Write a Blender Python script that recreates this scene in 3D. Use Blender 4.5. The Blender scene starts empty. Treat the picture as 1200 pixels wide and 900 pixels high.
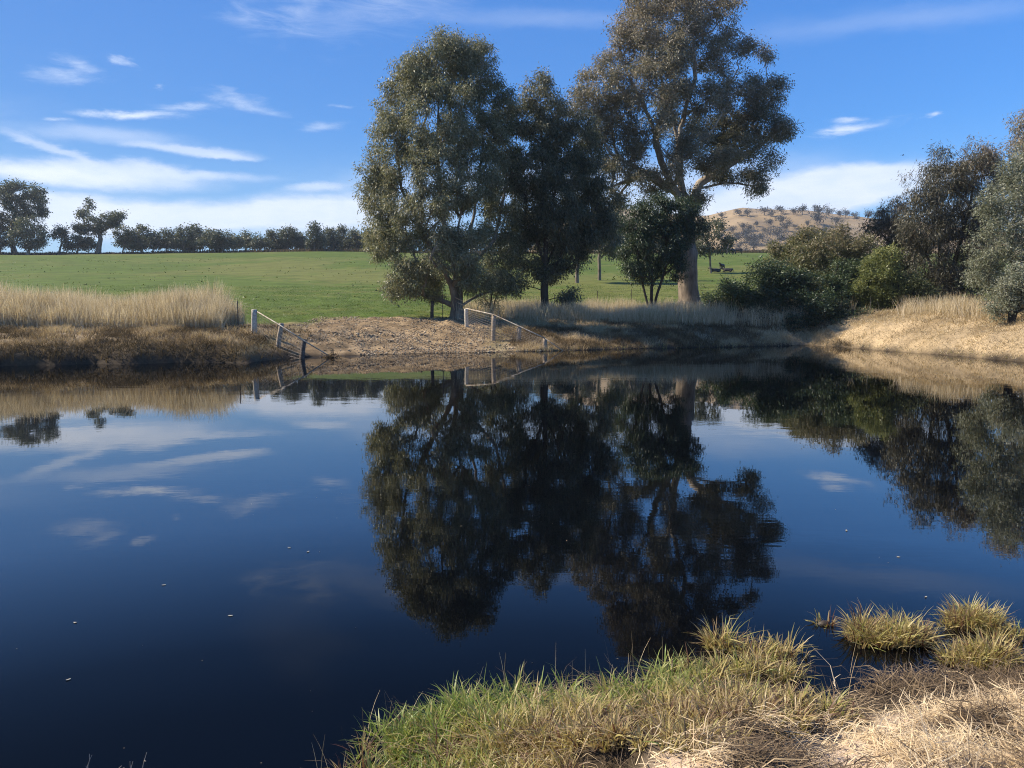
import bpy, bmesh, math, random
import numpy as np
from mathutils import Vector

random.seed(7)
RNG = np.random.default_rng(7)
SC = bpy.context.scene
COL = SC.collection

# ------------------------------------------------------------------ camera
CAM_H = 2.0
PITCH = 5.4
FPX = 950.0                      # focal length in pixels of the 1200 px wide photograph
cam_d = bpy.data.cameras.new('camera')
cam_d.sensor_width = 36.0
cam_d.lens = 36.0 * FPX / 1200.0
cam_d.clip_start = 0.05
cam_d.clip_end = 6000
cam = bpy.data.objects.new('camera', cam_d)
COL.objects.link(cam)
cam.location = (0, 0, CAM_H)
cam.rotation_euler = (math.radians(90 - PITCH), 0, 0)
SC.camera = cam

# ------------------------------------------------------------------ sun + sky
SUN_DIR = Vector((-0.975, 0.22, 0)).normalized()     # horizontal direction towards the sun
SUN_EL = math.radians(41)
SUN_STRENGTH = 5.0
SKY_STRENGTH = 0.085
HAZE = 0.0002
sun_d = bpy.data.lights.new('sun', 'SUN')
sun_d.energy = SUN_STRENGTH
sun_d.angle = math.radians(0.55)
sun_d.color = (1.0, 0.89, 0.73)
sun = bpy.data.objects.new('sun', sun_d)
COL.objects.link(sun)
sv = Vector((SUN_DIR.x * math.cos(SUN_EL), SUN_DIR.y * math.cos(SUN_EL), math.sin(SUN_EL)))
sun.rotation_euler = sv.to_track_quat('Z', 'Y').to_euler()
sun.location = sv * 60

SC.view_settings.view_transform = 'Standard'
SC.view_settings.look = 'None'
SC.view_settings.exposure = 0.66
SC.view_settings.gamma = 1.0
SC.view_settings.use_curve_mapping = False
SC.cycles.max_bounces = 6
SC.cycles.diffuse_bounces = 2
SC.cycles.glossy_bounces = 3
SC.cycles.transmission_bounces = 4
SC.cycles.transparent_max_bounces = 4
SC.cycles.volume_bounces = 0
SC.cycles.use_denoising = True
SC.cycles.denoiser = 'OPENIMAGEDENOISE'
SC.cycles.denoising_input_passes = 'RGB_ALBEDO_NORMAL'
SC.cycles.denoising_prefilter = 'NONE'
SC.cycles.pixel_filter_type = 'BLACKMAN_HARRIS'
SC.cycles.filter_width = 1.05
SC.cycles.sample_clamp_indirect = 4.0


class NT:
    """tiny helper round a node tree"""
    def __init__(self, tree):
        self.t = tree
        self.t.nodes.clear()

    def n(self, typ, **kw):
        nd = self.t.nodes.new(typ)
        for k, v in kw.items():
            if k.startswith('_'):
                nd.inputs[k[1:].replace('_', ' ')].default_value = v
            else:
                setattr(nd, k, v)
        return nd

    def l(self, a, b):
        self.t.links.new(a, b)

    def math(self, op, a, b=None, clamp=False):
        nd = self.t.nodes.new('ShaderNodeMath')
        nd.operation = op
        nd.use_clamp = clamp
        for i, v in enumerate((a, b)):
            if v is None:
                continue
            if isinstance(v, (int, float)):
                nd.inputs[i].default_value = v
            else:
                self.l(v, nd.inputs[i])
        return nd.outputs[0]

    def mix(self, fac, a, b, blend='MIX'):
        nd = self.t.nodes.new('ShaderNodeMix')
        nd.data_type = 'RGBA'
        nd.blend_type = blend
        for i, v in ((0, fac), (6, a), (7, b)):
            if isinstance(v, (int, float)):
                nd.inputs[i].default_value = v
            elif isinstance(v, tuple):
                nd.inputs[i].default_value = (*v, 1) if len(v) == 3 else v
            else:
                self.l(v, nd.inputs[i])
        return nd.outputs[2]


def ang(px, py):
    """azimuth / elevation (radians) of a pixel of the photograph"""
    cx, cy = (px - 600) / FPX, (450 - py) / FPX
    p = math.radians(PITCH)
    d = Vector((cx, math.cos(p) + cy * math.sin(p), -math.sin(p) + cy * math.cos(p)))
    return math.atan2(d.x, d.y), math.atan2(d.z, math.hypot(d.x, d.y)), d


def at(px, py, D):
    """world point on the pixel's ray at forward distance D"""
    d = ang(px, py)[2]
    t = D / d.y
    return Vector((d.x * t, D, CAM_H + d.z * t))


def at0(px, py, z=0.0):
    d = ang(px, py)[2]
    t = (z - CAM_H) / d.z
    return (d.x * t, d.y * t)


world = bpy.data.worlds.new('World')
SC.world = world
world.use_nodes = True
w = NT(world.node_tree)
wo = w.n('ShaderNodeOutputWorld')
bg = w.n('ShaderNodeBackground', _Strength=SKY_STRENGTH)
w.l(bg.outputs[0], wo.inputs[0])
sky = w.n('ShaderNodeTexSky')
sky.sky_type = 'NISHITA'
sky.sun_disc = False
sky.sun_elevation = SUN_EL
sky.sun_rotation = math.atan2(SUN_DIR.x, SUN_DIR.y)
sky.altitude = 200
sky.air_density = 1.0
sky.dust_density = 0.35
sky.ozone_density = 2.2
hs = w.n('ShaderNodeHueSaturation', _Saturation=1.12, _Value=1.0, _Hue=0.5)
w.l(sky.outputs[0], hs.inputs['Color'])
tc = w.n('ShaderNodeTexCoord')
sep = w.n('ShaderNodeSeparateXYZ')
w.l(tc.outputs['Generated'], sep.inputs[0])
az = w.math('ARCTAN2', sep.outputs[0], sep.outputs[1])
el = w.math('ARCSINE', sep.outputs[2])
azel = w.n('ShaderNodeCombineXYZ')
w.l(az, azel.inputs[0])
w.l(el, azel.inputs[1])
# the envelopes of the clouds are pulled about by noise so that no edge is smooth
wmp = w.n('ShaderNodeMapping')
wmp.inputs['Scale'].default_value = (1, 2.6, 1)
w.l(azel.outputs[0], wmp.inputs['Vector'])
wn = w.n('ShaderNodeTexNoise', _Scale=7.0, _Detail=6, _Roughness=0.62)
w.l(wmp.outputs[0], wn.inputs['Vector'])
wsub = w.n('ShaderNodeVectorMath', operation='SUBTRACT')
w.l(wn.outputs['Color'], wsub.inputs[0]); wsub.inputs[1].default_value = (.5, .5, .5)
wmul = w.n('ShaderNodeVectorMath', operation='MULTIPLY')
w.l(wsub.outputs[0], wmul.inputs[0]); wmul.inputs[1].default_value = (.16, .034, 0)
wadd = w.n('ShaderNodeVectorMath', operation='ADD')
w.l(azel.outputs[0], wadd.inputs[0]); w.l(wmul.outputs[0], wadd.inputs[1])
# cloud texture: wisps stretched along the horizon, warped
def wnoise(scale, detail, rough, dist, mscale, rot=0.0):
    mp = w.n('ShaderNodeMapping')
    mp.inputs['Scale'].default_value = mscale
    mp.inputs['Rotation'].default_value = (0, 0, rot)
    w.l(azel.outputs[0], mp.inputs['Vector'])
    nz = w.n('ShaderNodeTexNoise', _Scale=scale, _Detail=detail, _Roughness=rough, _Distortion=dist)
    w.l(mp.outputs[0], nz.inputs['Vector'])
    return nz.outputs['Fac']
fine = wnoise(13.0, 8, 0.66, 1.2, (1, 4.5, 1), 0.12)
soft = wnoise(4.0, 5, 0.55, 0.8, (1, 3.5, 1), -0.1)
edge = wnoise(14.0, 5, 0.6, 0.2, (1, 3.0, 1), 0.0)
# (px, py, half width px, half height px, tilt deg, opacity, softness, texture 0 soft 1 fine)
CLOUDS = [
    (70, 203, 185, 15, 0, .85, 0.9, 0), (190, 200, 120, 9, 0, .6, 0.9, 0),
    (60, 176, 60, 9, -22, .45, 0.9, 0), (215, 175, 95, 7, 2, .5, 0.9, 0), (260, 179, 45, 4, 3, .4, .9, 0),
    (52, 87, 58, 8, 6, .65, 1.0, 1), (88, 77, 34, 7, -4, .5, .9, 1), (147, 74, 14, 4, 0, .45, .9, 1), (172, 96, 7, 3, 0, .3, .9, 1),
    (150, 134, 62, 5, 3, .95, .9, 1), (60, 139, 18, 3, 0, .5, .9, 1), (215, 126, 40, 7, 3, .6, .9, 1),
    (290, 122, 60, 10, -8, .7, 1.0, 1), (262, 105, 25, 4, -10, .3, .9, 1), (392, 146, 30, 7, 0, .35, .9, 1), (395, 124, 14, 3, 0, .3, .9, 1),
    (95, 250, 420, 24, 0, 1.05, .8, 0), (370, 248, 150, 24, 2, 1.0, .8, 0), (375, 219, 60, 8, 4, .55, .9, 0),
    (985, 148, 66, 8, 3, .9, 1.0, 1), (960, 152, 38, 8, 6, .7, .9, 1), (1092, 139, 16, 3.5, 0, .8, .9, 1), (975, 137, 28, 3, 2, .5, .9, 1),
    (960, 226, 150, 26, 4, 1.1, .7, 0), (1030, 208, 70, 14, -4, .8, .8, 0), (820, 240, 120, 22, 0, .8, .8, 0), (1230, 250, 150, 22, 0, .6, .8, 0),
    (440, 12, 160, 34, 14, .3, 1.0, 1), (290, 22, 34, 24, 30, .3, 1.0, 1), (345, 10, 50, 30, 40, .35, 1, 1),
    (640, 24, 220, 14, -3, .13, 1.0, 0), (1060, 22, 240, 20, -2, .13, 1.0, 0),
    (700, 215, 400, 40, 0, .5, 1, 0), (120, 160, 120, 14, 0, .3, 1, 0),
    (-300, 120, 220, 30, 6, .6, 1, 0), (1500, 120, 200, 28, -6, .6, 1, 0), (330, -70, 90, 60, 40, .09, 1, 0), (900, -190, 300, 60, -12, .15, 1, 0),
]
total = None
for (px, py, sx, sy, tilt, op, soft_, fi) in CLOUDS:
    a0, e0, _ = ang(px, py)
    k = math.radians(1) * 0 + 1 / FPX
    mp = w.n('ShaderNodeMapping')
    mp.vector_type = 'TEXTURE'
    mp.inputs['Location'].default_value = (a0, e0, 0)
    mp.inputs['Rotation'].default_value = (0, 0, math.radians(tilt))
    mp.inputs['Scale'].default_value = (sx * k * (1.65 if fi else 1.5), sy * k * (1.8 if fi else 1.5), 1)
    w.l(wadd.outputs[0], mp.inputs['Vector'])
    ln = w.n('ShaderNodeVectorMath', operation='LENGTH')
    w.l(mp.outputs[0], ln.inputs[0])
    mr = w.n('ShaderNodeMapRange', interpolation_type='SMOOTHSTEP')
    mr.inputs['From Min'].default_value = 1.05
    mr.inputs['From Max'].default_value = 1.05 - soft_ * (1.25 if fi else 1.1)
    mr.inputs['To Max'].default_value = 1.0
    w.l(ln.outputs['Value'], mr.inputs['Value'])
    env = mr.outputs[0]
    # erode the envelope by the wisps: (env*1.5 + noise - 1.1)
    nz = fine if fi else soft
    e1 = w.math('MULTIPLY_ADD', env, 1.0)
    e1.node.inputs[2].default_value = 0.0
    t1 = w.math('MULTIPLY', env, 1.15 if fi else 1.45)
    t2 = w.math('ADD', t1, w.math('MULTIPLY', nz, 1.9 if fi else 1.1))
    amp = w.n('ShaderNodeMapRange', interpolation_type='SMOOTHSTEP')
    amp.inputs['From Min'].default_value = 1.22 if fi else 0.80
    amp.inputs['From Max'].default_value = 2.6 if fi else 2.1
    w.l(t2, amp.inputs['Value'])
    c = w.math('MULTIPLY', w.math('MULTIPLY', amp.outputs[0], env), op * 1.35)
    if total is None:
        total = c
    else:                                     # 1-(1-a)(1-b)
        ia = w.math('SUBTRACT', 1.0, total)
        ib = w.math('SUBTRACT', 1.0, w.math('MINIMUM', c, 0.97))
        total = w.math('SUBTRACT', 1.0, w.math('MULTIPLY', ia, ib))
tex = w.n('ShaderNodeMapRange')
tex.inputs['From Min'].default_value = 0.25
tex.inputs['From Max'].default_value = 0.8
tex.inputs['To Min'].default_value = 0.72
tex.inputs['To Max'].default_value = 1.1
w.l(edge, tex.inputs['Value'])
cl = w.math('MULTIPLY', total, tex.outputs[0], clamp=True)
# thin milky veil low over the horizon
veil = w.n('ShaderNodeMapRange', interpolation_type='SMOOTHSTEP')
veil.inputs['From Min'].default_value = 0.22
veil.inputs['From Max'].default_value = -0.02
veil.inputs['To Max'].default_value = 0.55
w.l(el, veil.inputs['Value'])
CLOUD_COL = (6.7, 7.4, 8.7)
tinted0 = w.mix(1.0, hs.outputs[0], (.42, .80, 1.22), 'MULTIPLY')
upb = w.n('ShaderNodeMapRange')
upb.inputs['From Min'].default_value = 0.12; upb.inputs['From Max'].default_value = 0.6
upb.inputs['To Min'].default_value = 1.0; upb.inputs['To Max'].default_value = 1.35
w.l(el, upb.inputs['Value'])
azb = w.n('ShaderNodeMapRange')
azb.inputs['From Min'].default_value = -0.62; azb.inputs['From Max'].default_value = 0.62
azb.inputs['To Min'].default_value = 0.64; azb.inputs['To Max'].default_value = 1.17
w.l(az, azb.inputs['Value'])
upm = w.math('MULTIPLY', upb.outputs[0], azb.outputs[0])
upc = w.n('ShaderNodeCombineXYZ')
for i_ in range(3):
    w.l(upm, upc.inputs[i_])
tinted = w.mix(1.0, tinted0, upc.outputs[0], 'MULTIPLY')
base = w.mix(veil.outputs[0], tinted, (3.9, 5.6, 7.8))
skyc = w.mix(cl, base, CLOUD_COL)
w.l(skyc, bg.inputs['Color'])

# ------------------------------------------------------------------ numpy noise
def _hash(ix, iy, iz, seed):
    h = (ix * 374761393 + iy * 668265263 + iz * 2147483647 * 3 + seed * 1274126177) & 0xFFFFFFFF
    h = ((h ^ (h >> 13)) * 1274126177) & 0xFFFFFFFF
    h = ((h ^ (h >> 16)) * 2246822519) & 0xFFFFFFFF
    return ((h ^ (h >> 15)) & 0xFFFFFF) / float(0xFFFFFF)


def vnoise(x, y, seed=0):
    x = np.asarray(x, float); y = np.asarray(y, float)
    ix = np.floor(x).astype(np.int64); iy = np.floor(y).astype(np.int64)
    fx = x - ix; fy = y - iy
    fx = fx * fx * (3 - 2 * fx); fy = fy * fy * (3 - 2 * fy)
    z = np.zeros_like(ix)
    a = _hash(ix, iy, z, seed); b = _hash(ix + 1, iy, z, seed)
    c = _hash(ix, iy + 1, z, seed); d = _hash(ix + 1, iy + 1, z, seed)
    return (a * (1 - fx) + b * fx) * (1 - fy) + (c * (1 - fx) + d * fx) * fy


def fbm(x, y, seed=0, oct=4, rough=0.5):
    s = 0; a = 1; t = 0
    for o in range(oct):
        s = s + a * vnoise(np.asarray(x) * 2 ** o + 13.7 * o, np.asarray(y) * 2 ** o - 7.1 * o, seed + o)
        t += a; a *= rough
    return s / t


def sstep(a, b, x):
    t = np.clip((np.asarray(x, float) - a) / (b - a), 0, 1)
    return t * t * (3 - 2 * t)

# ------------------------------------------------------------------ the dam's outline and the terrain
FAR = [(-300, 455), (-120, 442), (0, 429), (60, 428), (110, 426), (150, 427), (200, 425.5), (250, 425), (285, 426), (310, 423), (340, 419), (400, 417),
       (440, 416), (500, 414), (560, 413.5), (600, 412), (640, 411.5), (690, 410), (760, 408), (830, 407), (900, 405.5), (945, 404.5),
       (975, 405.5), (1050, 412), (1110, 416), (1200, 424), (1300, 434)]
NEAR = [(1330, 770), (1250, 780), (1200, 788), (1140, 792), (1080, 797), (1030, 800), (1000, 812), (965, 822), (935, 815), (915, 790), (880, 782), (840, 800),
        (800, 800), (745, 806), (700, 812), (650, 818), (600, 822), (548, 836), (502, 852), (456, 878), (430, 905), (418, 960)]
POND = [at0(*p) for p in FAR] + [(26, 22), (20, 9)] + [at0(*p) for p in NEAR] + [(-1.4, 1.6), (-4, 0.3), (-12, 1), (-30, 6), (-36, 20)]
PP = np.array(POND)


def pond_sd(x, y):
    """signed distance to the shore, positive on land"""
    x = np.asarray(x, float); y = np.asarray(y, float)
    d2 = np.full(x.shape, 1e18); inside = np.zeros(x.shape, bool)
    n = len(PP)
    for i in range(n):
        ax, ay = PP[i]; bx, by = PP[(i + 1) % n]
        ex, ey = bx - ax, by - ay
        t = np.clip(((x - ax) * ex + (y - ay) * ey) / (ex * ex + ey * ey), 0, 1)
        dx = x - (ax + t * ex); dy = y - (ay + t * ey)
        d2 = np.minimum(d2, dx * dx + dy * dy)
        cr = ((ay > y) != (by > y)) & (x < (bx - ax) * (y - ay) / (by - ay + 1e-12) + ax)
        inside ^= cr
    return np.where(inside, -1, 1) * np.sqrt(d2)


def height(x, y):
    x = np.asarray(x, float); y = np.asarray(y, float)
    sd = pond_sd(x, y)
    wob = (fbm(x * 0.9, y * 0.9, 5, 3) - 0.5) * 0.8 * sstep(15, 25, y) + (fbm(x * 4, y * 4, 9, 3) - .5) * 0.18 * (1 - sstep(6, 10, y))
    sd = sd + wob
    up = np.interp(y, [10, 24, 30, 38, 44, 50, 56, 66, 80, 100, 120, 160, 200, 215, 240, 300, 420, 700, 3000],
                   [.5, .8, .95, 1.1, 1.42, 1.62, 2.02, 2.7, 3.9, 5.6, 7.5, 11.4, 15.2, 16.0, 15.0, 8, 4, 4, 4])
    up = up + sstep(13, 19, x) * (1 - sstep(50, 70, y)) * 0.55
    up = up - 0.25 * sstep(-4, 2, x) * sstep(39, 43, y) * (1 - sstep(50, 56, y))
    up = up + (fbm(x * 0.02, y * 0.02, 3, 3) - .5) * 1.2 * sstep(60, 120, y)
    wdt = np.interp(x, [-30, -11, -8.5, -4, 0, 4, 12, 15, 30], [4.2, 4.2, 7, 8.5, 7.5, 6.5, 6, 4.5, 6])
    t = np.clip(sd / wdt, 0, 1)
    far = up * np.sin(t * np.pi / 2) ** np.interp(x, [-12, -9, -6, 0, 4, 30], [.42, .65, 1.05, 1.0, .75, .7])
    near = 0.42 * sstep(-0.05, 1.9, sd) + 0.05 * sstep(0, .5, sd)
    land = np.where(y > 14, far, near)
    # small relief
    rel = (fbm(x * 1.6, y * 1.6, 21, 4) - .5) * 0.28 * sstep(0.2, 2, sd) * (y > 14) * (1 - sstep(60, 90, y))
    rel = rel + (fbm(x * 3.2, y * 4.5, 31, 4, .6) - .5) * 0.22 * sstep(0.1, .9, sd) * (y < 14)
    z = np.where(sd > 0, land + rel, np.maximum(sd * 0.45, -1.6) - 0.02)
    return z


def hz(x, y):
    return float(height(np.array([x]), np.array([y]))[0])

# ------------------------------------------------------------------ materials
MATS = {}


def mat(name):
    m = bpy.data.materials.new(name)
    m.use_nodes = True
    MATS[name] = m
    return m, NT(m.node_tree)


def leaf_mat(name, cols, trans=0.35, rough=0.48, spec=0.5):
    """leaf colour driven by the 'tint' attribute 0..1, light passes through the blades"""
    m, t = mat(name)
    out = t.n('ShaderNodeOutputMaterial')
    at_ = t.n('ShaderNodeAttribute', attribute_name='tint')
    cr = t.n('ShaderNodeValToRGB')
    els = cr.color_ramp.elements
    while len(els) > 1:
        els.remove(els[-1])
    for i, c in enumerate(cols):
        p = i / (len(cols) - 1)
        e = els[0] if i == 0 else els.new(p)
        e.position = p
        e.color = (*c, 1)
    t.l(at_.outputs['Fac'], cr.inputs[0])
    pb = t.n('ShaderNodeBsdfPrincipled', _Roughness=rough)
    pb.inputs['Specular IOR Level'].default_value = spec
    t.l(cr.outputs[0], pb.inputs['Base Color'])
    tr = t.n('ShaderNodeBsdfTranslucent')
    bright = t.mix(0.6, cr.outputs[0], (1.25, 1.2, 0.75), 'MULTIPLY')
    t.l(bright, tr.inputs[0])
    mx = t.n('ShaderNodeMixShader', _Fac=trans)
    t.l(pb.outputs[0], mx.inputs[1]); t.l(tr.outputs[0], mx.inputs[2])
    t.l(mx.outputs[0], out.inputs[0])
    return m


def bark_mat(name, c1, c2, scale=6, stretch=0.15, bump=0.5):
    m, t = mat(name)
    out = t.n('ShaderNodeOutputMaterial')
    tcn = t.n('ShaderNodeTexCoord')
    mp = t.n('ShaderNodeMapping')
    mp.inputs['Scale'].default_value = (1, 1, stretch)
    t.l(tcn.outputs['Object'], mp.inputs[0])
    nz = t.n('ShaderNodeTexNoise', _Scale=scale, _Detail=8, _Roughness=0.65)
    t.l(mp.outputs[0], nz.inputs[0])
    n2 = t.n('ShaderNodeTexNoise', _Scale=1.3, _Detail=4)
    t.l(tcn.outputs['Object'], n2.inputs[0])
    f = t.math('ADD', t.math('MULTIPLY', nz.outputs[0], 0.7), t.math('MULTIPLY', n2.outputs[0], 0.6))
    mr = t.n('ShaderNodeMapRange')
    mr.inputs['From Min'].default_value = 0.48; mr.inputs['From Max'].default_value = 0.82
    t.l(f, mr.inputs[0])
    c = t.mix(mr.outputs[0], c1, c2)
    pb = t.n('ShaderNodeBsdfPrincipled', _Roughness=0.85)
    pb.inputs['Specular IOR Level'].default_value = 0.25
    t.l(c, pb.inputs['Base Color'])
    bp = t.n('ShaderNodeBump', _Strength=bump, _Distance=0.04)
    t.l(nz.outputs[0], bp.inputs['Height'])
    t.l(bp.outputs[0], pb.inputs['Normal'])
    t.l(pb.outputs[0], out.inputs[0])
    return m


def plain_mat(name, c1, c2=None, rough=0.8, scale=20, metal=0.0, bump=0.0):
    m, t = mat(name)
    out = t.n('ShaderNodeOutputMaterial')
    pb = t.n('ShaderNodeBsdfPrincipled', _Roughness=rough, _Metallic=metal)
    tcn = t.n('ShaderNodeTexCoord')
    nz = t.n('ShaderNodeTexNoise', _Scale=scale, _Detail=6, _Roughness=0.6)
    t.l(tcn.outputs['Object'], nz.inputs[0])
    mr = t.n('ShaderNodeMapRange')
    mr.inputs['From Min'].default_value = 0.35; mr.inputs['From Max'].default_value = 0.65
    t.l(nz.outputs[0], mr.inputs[0])
    t.l(t.mix(mr.outputs[0], c1, c2 or c1), pb.inputs['Base Color'])
    if bump:
        bp = t.n('ShaderNodeBump', _Strength=bump, _Distance=0.01)
        t.l(nz.outputs[0], bp.inputs['Height']); t.l(bp.outputs[0], pb.inputs['Normal'])
    t.l(pb.outputs[0], out.inputs[0])
    return m


M_GUM = leaf_mat('gum_leaf', [(.065, .08, .04), (.165, .175, .095), (.29, .285, .175), (.38, .33, .21)], trans=.32)
M_GUM_RED = leaf_mat('red_gum_leaf', [(.062, .072, .042), (.145, .145, .092), (.24, .22, .155), (.33, .27, .205)], trans=.3)
M_GUM_DARK = leaf_mat('dark_gum_leaf', [(.038, .05, .03), (.092, .105, .06), (.17, .175, .105), (.27, .245, .155)], trans=.28)
M_OAK = leaf_mat('she_oak_needle', [(.04, .042, .028), (.085, .083, .052), (.15, .135, .085), (.27, .2, .13)], trans=.2)
M_WATTLE = leaf_mat('wattle_leaf', [(.08, .09, .055), (.16, .18, .11), (.26, .27, .19), (.36, .36, .28)], trans=.3)
M_OLIVE = leaf_mat('olive_shrub_leaf', [(.05, .065, .026), (.11, .13, .05), (.18, .185, .085), (.28, .235, .14)], trans=.28)
M_YELLOW = leaf_mat('yellow_green_leaf', [(.06, .078, .024), (.12, .145, .045), (.21, .235, .08), (.33, .33, .125)], trans=.35)
M_BUSH = leaf_mat('dark_bush_leaf', [(.022, .038, .02), (.045, .072, .033), (.08, .12, .05), (.13, .155, .072)], trans=.22)
M_FAR = leaf_mat('distant_leaf', [(.05, .062, .042), (.085, .10, .062), (.13, .145, .09), (.20, .19, .11)], trans=.3)
M_FARHILL = leaf_mat('hill_tree_leaf', [(.045, .05, .05), (.07, .075, .068), (.10, .10, .085), (.14, .125, .10)], trans=.15)
M_DRY = leaf_mat('dry_grass_blade', [(.24, .18, .10), (.43, .34, .21), (.62, .52, .36), (.82, .73, .57)], trans=.35, rough=.7, spec=.2)
M_BANK = leaf_mat('bank_grass_blade', [(.06, .047, .028), (.16, .115, .065), (.33, .245, .14), (.54, .43, .27)], trans=.3, rough=.7, spec=.2)
M_GREENBLADE = leaf_mat('marsh_grass_blade', [(.14, .065, .04), (.50, .385, .175), (.42, .37, .12), (.21, .28, .06)], trans=.35, rough=.45, spec=.4)
M_TURF = leaf_mat('turf_blade', [(.08, .10, .025), (.13, .165, .036), (.11, .165, .03), (.095, .16, .028)], trans=.3, rough=.6)
M_STRAW = leaf_mat('straw', [(.06, .042, .028), (.22, .155, .09), (.53, .39, .225), (.82, .66, .42)], trans=.15, rough=.8, spec=.2)
M_BARK_A = bark_mat('gum_bark', (.09, .07, .05), (.32, .27, .21))
M_BARK_C = bark_mat('shaggy_red_gum_bark', (.10, .075, .055), (.31, .24, .18), scale=9, stretch=.12, bump=1.0)
M_LIMB_C = bark_mat('smooth_pale_limb', (.15, .12, .09), (.45, .39, .32), scale=4, stretch=.3, bump=.3)
M_BARK_D = bark_mat('dark_bark', (.028, .023, .018), (.09, .072, .055))
M_FARBARK = bark_mat('distant_bark', (.12, .095, .07), (.3, .25, .2), scale=2)

# water
m, t = mat('pond_water')
M_WATER = m
out = t.n('ShaderNodeOutputMaterial')
pb = t.n('ShaderNodeBsdfPrincipled', _Roughness=0.012, _IOR=1.333)
pb.inputs['Base Color'].default_value = (.0012, .0018, .0028, 1)
tcn = t.n('ShaderNodeTexCoord')
n1 = t.n('ShaderNodeTexNoise', _Scale=1.6, _Detail=3, _Roughness=.5)
t.l(tcn.outputs['Object'], n1.inputs[0])
mp = t.n('ShaderNodeMapping'); mp.inputs['Scale'].default_value = (.35, 1.5, 1)
t.l(tcn.outputs['Object'], mp.inputs[0])
n2 = t.n('ShaderNodeTexNoise', _Scale=7, _Detail=2, _Roughness=.5)
t.l(mp.outputs[0], n2.inputs[0])
h = t.math('ADD', t.math('MULTIPLY', n1.outputs[0], .8), t.math('MULTIPLY', n2.outputs[0], .16))
wm = t.n('ShaderNodeMapping'); wm.inputs['Scale'].default_value = (.5, 1.3, 1)
t.l(tcn.outputs['Object'], wm.inputs[0])
wp = t.n('ShaderNodeTexNoise', _Scale=.16, _Detail=3, _Roughness=.55)      # breaths of wind here and there
t.l(wm.outputs[0], wp.inputs[0])
wr = t.n('ShaderNodeMapRange', interpolation_type='SMOOTHSTEP')
wr.inputs['From Min'].default_value = .46; wr.inputs['From Max'].default_value = .66
wr.inputs['To Min'].default_value = .6; wr.inputs['To Max'].default_value = 2.6
t.l(wp.outputs[0], wr.inputs[0])
h = t.math('MULTIPLY', h, wr.outputs[0])
bp = t.n('ShaderNodeBump', _Strength=1.0, _Distance=.0011)
t.l(h, bp.inputs['Height'])
# skylight near the sun's right angle is polarised: the steep view into the water loses it, the flat view keeps it
df = t.n('ShaderNodeBsdfDiffuse'); df.inputs[0].default_value = (.0015, .002, .003, 1)
gl = t.n('ShaderNodeBsdfGlossy', _Roughness=.012)
fr = t.n('ShaderNodeFresnel', _IOR=1.333)
t.l(bp.outputs[0], gl.inputs['Normal']); t.l(bp.outputs[0], fr.inputs['Normal'])
cr = t.n('ShaderNodeValToRGB')
els = cr.color_ramp.elements
els[0].position = .02; els[0].color = (.012, .012, .012, 1)
els[1].position = 1; els[1].color = (1, 1, 1, 1)
for p_, v_ in ((.08, .038), (.11, .075), (.15, .18), (.22, .37), (.30, .46), (.46, .59)):
    e = els.new(p_); e.color = (v_, v_, v_, 1)
t.l(fr.outputs[0], cr.inputs[0])
mxs = t.n('ShaderNodeMixShader')
t.l(cr.outputs[0], mxs.inputs[0]); t.l(df.outputs[0], mxs.inputs[1]); t.l(gl.outputs[0], mxs.inputs[2])
t.l(mxs.outputs[0], out.inputs[0])

# ground: colour zones in a vertex colour (soil / turf colours, painted shade along the left shore), broken up by noise
m, t = mat('ground_soil_and_turf')
M_GROUND = m
out = t.n('ShaderNodeOutputMaterial')
pb = t.n('ShaderNodeBsdfPrincipled', _Roughness=.95)
pb.inputs['Specular IOR Level'].default_value = .15
zc = t.n('ShaderNodeAttribute', attribute_name='zone')
tcn = t.n('ShaderNodeTexCoord')
na = t.n('ShaderNodeTexNoise', _Scale=9, _Detail=8, _Roughness=.7)
t.l(tcn.outputs['Object'], na.inputs[0])
nb = t.n('ShaderNodeTexNoise', _Scale=.35, _Detail=7, _Roughness=.65)
mpb = t.n('ShaderNodeMapping'); mpb.inputs['Scale'].default_value = (1, 1.6, 1)
t.l(tcn.outputs['Object'], mpb.inputs[0]); t.l(mpb.outputs[0], nb.inputs[0])
ra = t.n('ShaderNodeMapRange'); ra.inputs['From Min'].default_value = .3; ra.inputs['From Max'].default_value = .7
ra.inputs['To Min'].default_value = .62; ra.inputs['To Max'].default_value = 1.38
t.l(na.outputs[0], ra.inputs[0])
rb = t.n('ShaderNodeMapRange'); rb.inputs['From Min'].default_value = .3; rb.inputs['From Max'].default_value = .7
rb.inputs['To Min'].default_value = .7; rb.inputs['To Max'].default_value = 1.3
t.l(nb.outputs[0], rb.inputs[0])
k = t.math('MULTIPLY', ra.outputs[0], rb.outputs[0])
cmb = t.n('ShaderNodeCombineColor')
for i in range(3):
    t.l(k, cmb.inputs[i])
t.l(t.mix(1.0, zc.outputs['Color'], cmb.outputs[0], 'MULTIPLY'), pb.inputs['Base Color'])
bp = t.n('ShaderNodeBump', _Strength=.8, _Distance=.03)
t.l(na.outputs[0], bp.inputs['Height']); t.l(bp.outputs[0], pb.inputs['Normal'])
t.l(pb.outputs[0], out.inputs[0])

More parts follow.
